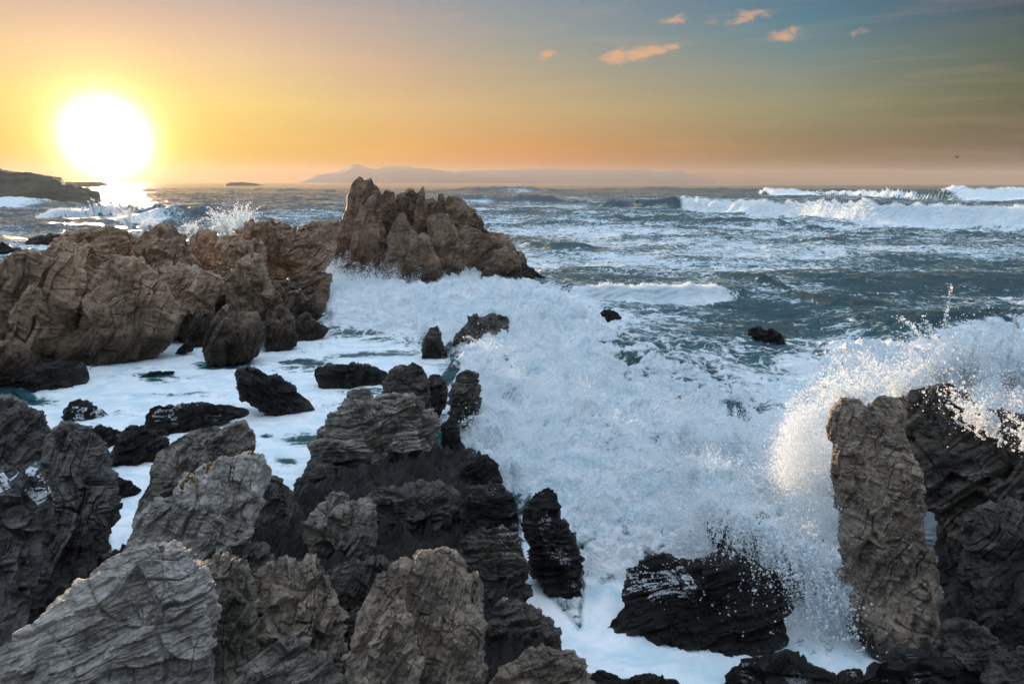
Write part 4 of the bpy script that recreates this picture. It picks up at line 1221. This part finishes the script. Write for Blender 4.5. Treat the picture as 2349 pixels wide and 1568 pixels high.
# curtain behind the right rocks
PS, RS = [], []
addp(curtain([(1800, 1000, 9.4), (1835, 915, 9.4), (1862, 850, 9.4), (1900, 805, 9.5), (1955, 765, 9.6), (1990, 790, 9.6), (2030, 830, 9.6), (2090, 850, 9.6), (2150, 835, 9.6), (2190, 780, 9.6), (2240, 755, 9.5), (2300, 800, 9.4), (2349, 760, 9.4), (2460, 770, 9.4)], 430000, .38, .003, .012, 11, .85, -.02))
for (x, y, d, vx, vz, n) in [(1960, 950, 9.3, -.3, 4.6, 9000), (2060, 930, 9.3, .3, 4.4, 8000), (2210, 900, 9.3, 0.1, 5.4, 14000), (2310, 900, 9.2, .3, 5.2, 12000), (2160, 900, 9.3, -.4, 5.2, 8000), (2360, 900, 9.2, .2, 5.6, 9000)]:
    addp(jet(at(np.array(x), np.array(y), d), (vx, 0, vz * .62), .75, n, .5, .004, .019, .5, int(x), 14))
# drops falling in front of the crag
n = 9000
c = np.stack([2110 + 320 * rn.random(n) ** .7, np.zeros(n)], 1)
c[:, 1] = 885 + (c[:, 0] - 2160) * .42 + rn.normal(size=n) * 38
P = at(c[:, 0], c[:, 1], rn.uniform(6.7, 7.1, n))
kp = fbm(P * 3.5, 3, 77, .65) + .18 * rn.normal(size=n) > .16
P = P[kp]
PS.append(P)
RS.append(sizes(len(P), .003, .014, 3))
for k in range(26):
    x = rn.uniform(2190, 2400)
    y = 905 + (x - 2160) * .42 + rn.uniform(-10, 50)
    m_ = 260
    dd = rn.uniform(6.7, 7.0)
    a_ = rn.uniform(-.9, .9)
    t = rn.random(m_)
    xx = x + (t - .5) * 40 * np.cos(a_) + 9 * np.sin(t * 9 + k)
    yy = y + (t - .5) * 56 * np.sin(a_ + 1.2) + rn.normal(size=m_) * 1.5
    PS.append(at(xx, yy, dd + 0 * t) + rn.normal(size=(m_, 3)) * .008)
    RS.append(sizes(m_, .003, .012, 2))
spray('sea_spray', np.vstack(PS), np.concatenate(RS), 'curtain of white spray bursting up behind the right-hand rocks')

# fan of drops and threads over the black rock
PS, RS = [], []
addp(curtain([(1640, 1120, 7.7), (1700, 1100, 7.6), (1780, 1080, 7.5), (1850, 1090, 7.3), (1900, 1110, 7.2), (1935, 1140, 7.1)], 90000, .12, .003, .011, 31, .7, .04, .66))
for (x, y, vx, vy, vz, n) in [(1640, 1150, -.9, -.9, .6, 6000), (1700, 1170, -.1, -1.1, .4, 8000), (1760, 1200, .2, -1.2, .2, 8000), (1830, 1240, .3, -1.3, .2, 9000), (1880, 1290, .3, -1.0, .1, 9000), (1905, 1330, 0, -.6, .1, 9000), (1600, 1090, -.8, -.6, 1.2, 5000)]:
    addp(jet(at(np.array(x), np.array(y), 7.45 - (x - 1640) / 600), (vx, vy, vz), .55, n, .5, .0035, .017, .5, int(x), 18))
n = 5000
c = in_poly([(1590, 1150), (1640, 1130), (1760, 1190), (1900, 1290), (1940, 1380), (1850, 1380), (1800, 1330), (1700, 1260), (1600, 1210)], n)
PS.append(at(c[:, 0], c[:, 1], rn.uniform(6.9, 7.5, n)))
RS.append(sizes(n, .003, .014, 3))
# foam tumbling at the foot of the slab
c = in_poly([(1880, 1380), (1945, 1360), (1945, 1420), (1915, 1425)], 9000)
G = gnd(c[:, 0], c[:, 1])
G[:, 2] = rn.random(9000) ** 2 * .18
PS.append(G)
RS.append(sizes(9000, .004, .016, 2))
spray('sea_spray', np.vstack(PS), np.concatenate(RS), 'fan of drops and threads over the black rock beside the slab')

# surge at the foot of the stack and small bursts behind the ridge
PS, RS = [], []
addp(froth([(730, 660), (760, 640), (1080, 632), (1150, 645), (1000, 665), (800, 690), (745, 735)], 90000, 0, .75, .008, .030, 41, -.05))
addp(froth([(740, 700), (900, 660), (1180, 660), (1300, 720), (1380, 790), (1150, 760), (900, 760)], 120000, 0, .12, .006, .02, 43, 0))
for (x, y, vx, vy, vz, n) in [(760, 650, -.2, 0, 3.2, 7000), (870, 645, 0, 0, 2.6, 6000), (980, 640, .1, 0, 3.0, 6000), (1060, 640, .2, 0, 2.6, 5000)]:
    addp(jet(gnd(np.array(x), np.array(y), .3), (vx, vy, vz), .7, n, .55, .007, .02, .5, int(x), 16))
spray('sea_spray', np.vstack(PS), np.concatenate(RS), 'white surge breaking along the foot of the sea stack')
PS, RS = [], []
for (x, y, vx, vz, sp_, n) in [(300, 530, -1.0, 6.0, .9, 12000), (330, 540, 1.2, 4.6, .9, 8000), (525, 545, -.8, 5.6, 1.2, 14000), (550, 545, .8, 6.2, 1.2, 14000), (440, 540, .2, 3.6, 1.0, 5000)]:
    addp(jet(gnd(np.array(x), np.array(y), .2), (vx, 0, vz), sp_, n, .75, .012, .05, .8, int(x), 16))
spray('sea_spray', np.vstack(PS), np.concatenate(RS), 'two small bursts of spray behind the brown ridge')


def crest(pts, n, h, thick, rlo, rhi, seed):
    A = np.array(pts, float)
    G = gnd(A[:, 0], A[:, 1])
    s = rn.random(n) * (len(A) - 1)
    i = s.astype(int).clip(0, len(A) - 2)
    f = (s - i)[:, None]
    P = G[i] * (1 - f) + G[i + 1] * f
    P[:, 1] += rn.normal(size=n) * thick
    z, fo = sea_z(P[:, 0], P[:, 1])
    nz = fbm(P / (h * 2.2), 3, seed)
    P[:, 2] = z + np.abs(rn.normal(size=n)) * h * .45 * np.clip(.55 + nz, .1, 2)
    return P, sizes(n, rlo, rhi, 2)


PS, RS = [], []
addp(crest([(1560, 485), (1800, 499), (1980, 512), (2124, 518), (2349, 527), (2700, 545)], 200000, .5, 1.7, .008, .035, 3))
addp(crest([(1755, 448), (1850, 450), (2020, 454), (2174, 459), (2349, 462), (2800, 470)], 90000, .7, 4.5, .02, .07, 4))
addp(crest([(100, 505), (200, 500), (290, 492), (400, 486)], 24000, .5, 2.2, .015, .05, 5))
addp(crest([(1345, 686), (1440, 690), (1560, 690), (1640, 684)], 40000, .22, .35, .006, .02, 6))
spray('sea_spray', np.vstack(PS), np.concatenate(RS), 'spray blown off the crests of the distant breakers')

# --- foam lying on rocks, and lichen: small beads that rest on the rock surface
from mathutils.bvhtree import BVHTree


def bvh(obs):
    vs_, fs_, o_ = [], [], 0
    for o in obs:
        me = o.data
        m4 = o.matrix_world if o.parent is None else (Matrix.Translation(o.parent.location) @ Matrix.Translation(o.location))
        if o.parent is None:
            m4 = Matrix.Translation(o.location)
        co = np.empty(len(me.vertices) * 3, np.float32)
        me.vertices.foreach_get('co', co)
        co = co.reshape(-1, 3) + np.array(m4.translation)
        vs_ += [tuple(v) for v in co.tolist()]
        fs_ += [tuple(x + o_ for x in p.vertices) for p in me.polygons]
        o_ += len(co)
    return BVHTree.FromPolygons(vs_, fs_)


def find(text):
    o = [x for x in sc.objects if text in (x.get('label') or '')][0]
    return [o] if o.data else list(o.children)


def rest_on(text, poly, n, nz_min, thr, scale, seed):
    """points of a rock's surface inside a picture region, kept where the surface is level enough and a noise allows"""
    t = bvh(find(text))
    c = in_poly(poly, n)
    D = ray(c[:, 0], c[:, 1])
    out, nn = [], []
    o = Vector(CAM)
    for d in D:
        h, nr, _, _ = t.ray_cast(o, Vector(d))
        if h is not None and nr.z > nz_min:
            out.append(h)
            nn.append(nr)
    if not out:
        return np.zeros((0, 3))
    P, Nn = np.array(out), np.array(nn)
    k = fbm(P * scale, 3, seed, .6) > thr
    return P[k] + Nn[k] * .004


PS, RS = [], []
for text, poly, n, nz, thr, scl, r in [
    ('with patches of foam', [(1425, 1300), (1560, 1290), (1600, 1340), (1580, 1420), (1480, 1440), (1400, 1450)], 30000, .55, .02, 1.5, .006),
    ('rim of white foam', [(-10, 1090), (60, 1068), (110, 1080), (130, 1140), (110, 1180), (40, 1110), (0, 1130)], 26000, .15, -.05, 2.5, .005),
    ('bright puddles', [(330, 930), (570, 925), (570, 970), (340, 990)], 12000, .6, .16, 2.2, .009),
    ('narrow black rock finger', [(1210, 1130), (1280, 1130), (1340, 1380), (1300, 1400)], 10000, .6, .16, 3.0, .005),
    ('dark layered ledges', [(1050, 1120), (1190, 1120), (1210, 1300), (1150, 1400), (1060, 1250)], 10000, .6, .16, 3.0, .005),
    ('foam collar', [(150, 930), (250, 940), (250, 975), (180, 975)], 3000, .3, .1, 4.0, .014),
    ('black rock shelf along', [(1700, 1520), (2100, 1500), (2150, 1568), (1700, 1568)], 9000, .5, .16, 4.0, .004)]:
    P = rest_on(text, poly, n, nz, thr, scl, 5)
    PS.append(P)
    RS.append(sizes(len(P), r * .5, r, 1.5))
spray('sea_foam', np.vstack(PS), np.concatenate(RS), 'white foam left lying on the ledges of the wet rocks')


# --- lichen patches on the pyramid rock, and the bird
def lichen_mat():
    m = bpy.data.materials.new('orange lichen')
    m.use_nodes = True
    N = NT(m.node_tree)
    bs = N.n['Principled BSDF']
    tc = N.new('ShaderNodeTexCoord').outputs['Object']
    f = N.noise(tc, 30, 5, .7)
    N.l.new(N.mix(f, (.07, .035, .01), (.24, .12, .025)), bs.inputs['Base Color'])
    bs.inputs['Roughness'].default_value = .95
    return m


PS = [rest_on('orange lichen', p, n, -.3, th, 9.0, 4) for p, n, th in [
    ([(400, 1135), (420, 1104), (445, 1074), (475, 1052), (496, 1046), (470, 1094), (430, 1128)], 5000, .14), ([(520, 1052), (560, 1028), (590, 1033), (570, 1050), (540, 1062)], 2500, .12)]]
PS = np.vstack(PS)
if len(PS):
    root_ = [x for x in sc.objects if 'orange lichen' in (x.get('label') or '')][0]
    ico = bpy.data.meshes.new('lichen')
    rr = rn.uniform(.004, .009, len(PS))
    oc = np.array([(1, 0, 0), (-1, 0, 0), (0, 1, 0), (0, -1, 0), (0, 0, 1), (0, 0, -1)], float)
    ft = np.array([(0, 2, 4), (2, 1, 4), (1, 3, 4), (3, 0, 4), (2, 0, 5), (1, 2, 5), (3, 1, 5), (0, 3, 5)])
    jit = rn.normal(size=(len(PS), 6, 3)) * .25
    Vl = (PS[:, None] + (oc[None] + jit) * rr[:, None, None]).reshape(-1, 3) - np.array(root_.location)
    Fl = (ft[None] + 6 * np.arange(len(PS))[:, None, None]).reshape(-1, 3)
    link('lichen', make_mesh('lichen', Vl, None, Fl, smooth=False), lichen_mat(), root_, kind='stuff')


def bird():
    P0 = at(np.array(2195.), np.array(361.), 90.)
    V = np.array([(-.30, 0, 0), (-.12, -.05, .02), (-.12, .05, .02), (-.12, 0, .06), (-.12, 0, -.05), (.12, -.05, .02), (.12, .05, .02), (.12, 0, .06), (.12, 0, -.04), (.24, 0, .03), (.30, 0, .01)])
    T = [(0, 1, 3), (0, 3, 2), (0, 2, 4), (0, 4, 1), (1, 5, 7), (1, 7, 3), (3, 7, 6), (3, 6, 2), (2, 6, 8), (2, 8, 4), (4, 8, 5), (4, 5, 1), (5, 9, 7), (7, 9, 6), (6, 9, 8), (8, 9, 5), (9, 10, 7), (9, 8, 10)]
    m = plain('dark feathers', (.03, .028, .025))
    root = link('bird', None, loc=tuple(P0), label='tiny dark seabird flying low over the horizon at right', category='bird')
    link('body', make_mesh('body', V, None, T), m, root)
    for s in (1, -1):
        W_ = np.array([(.10, .03 * s, .05), (-.08, .03 * s, .05), (.12, .30 * s, .20), (-.05, .30 * s, .19), (.0, .62 * s, .12), (.10, .03 * s, .035), (-.08, .03 * s, .035), (.12, .30 * s, .185), (-.05, .30 * s, .175)])
        Tw = [(0, 1, 2), (1, 3, 2), (2, 3, 4), (5, 7, 6), (6, 7, 8), (7, 4, 8), (0, 2, 5), (2, 7, 5), (1, 6, 3), (6, 8, 3), (2, 4, 7), (3, 8, 4)]
        link('wing', make_mesh('wing', W_, None, Tw), m, root)
    root.rotation_euler = (0, R(-4), R(25))


bird()
print('TRIS', TRI[0])
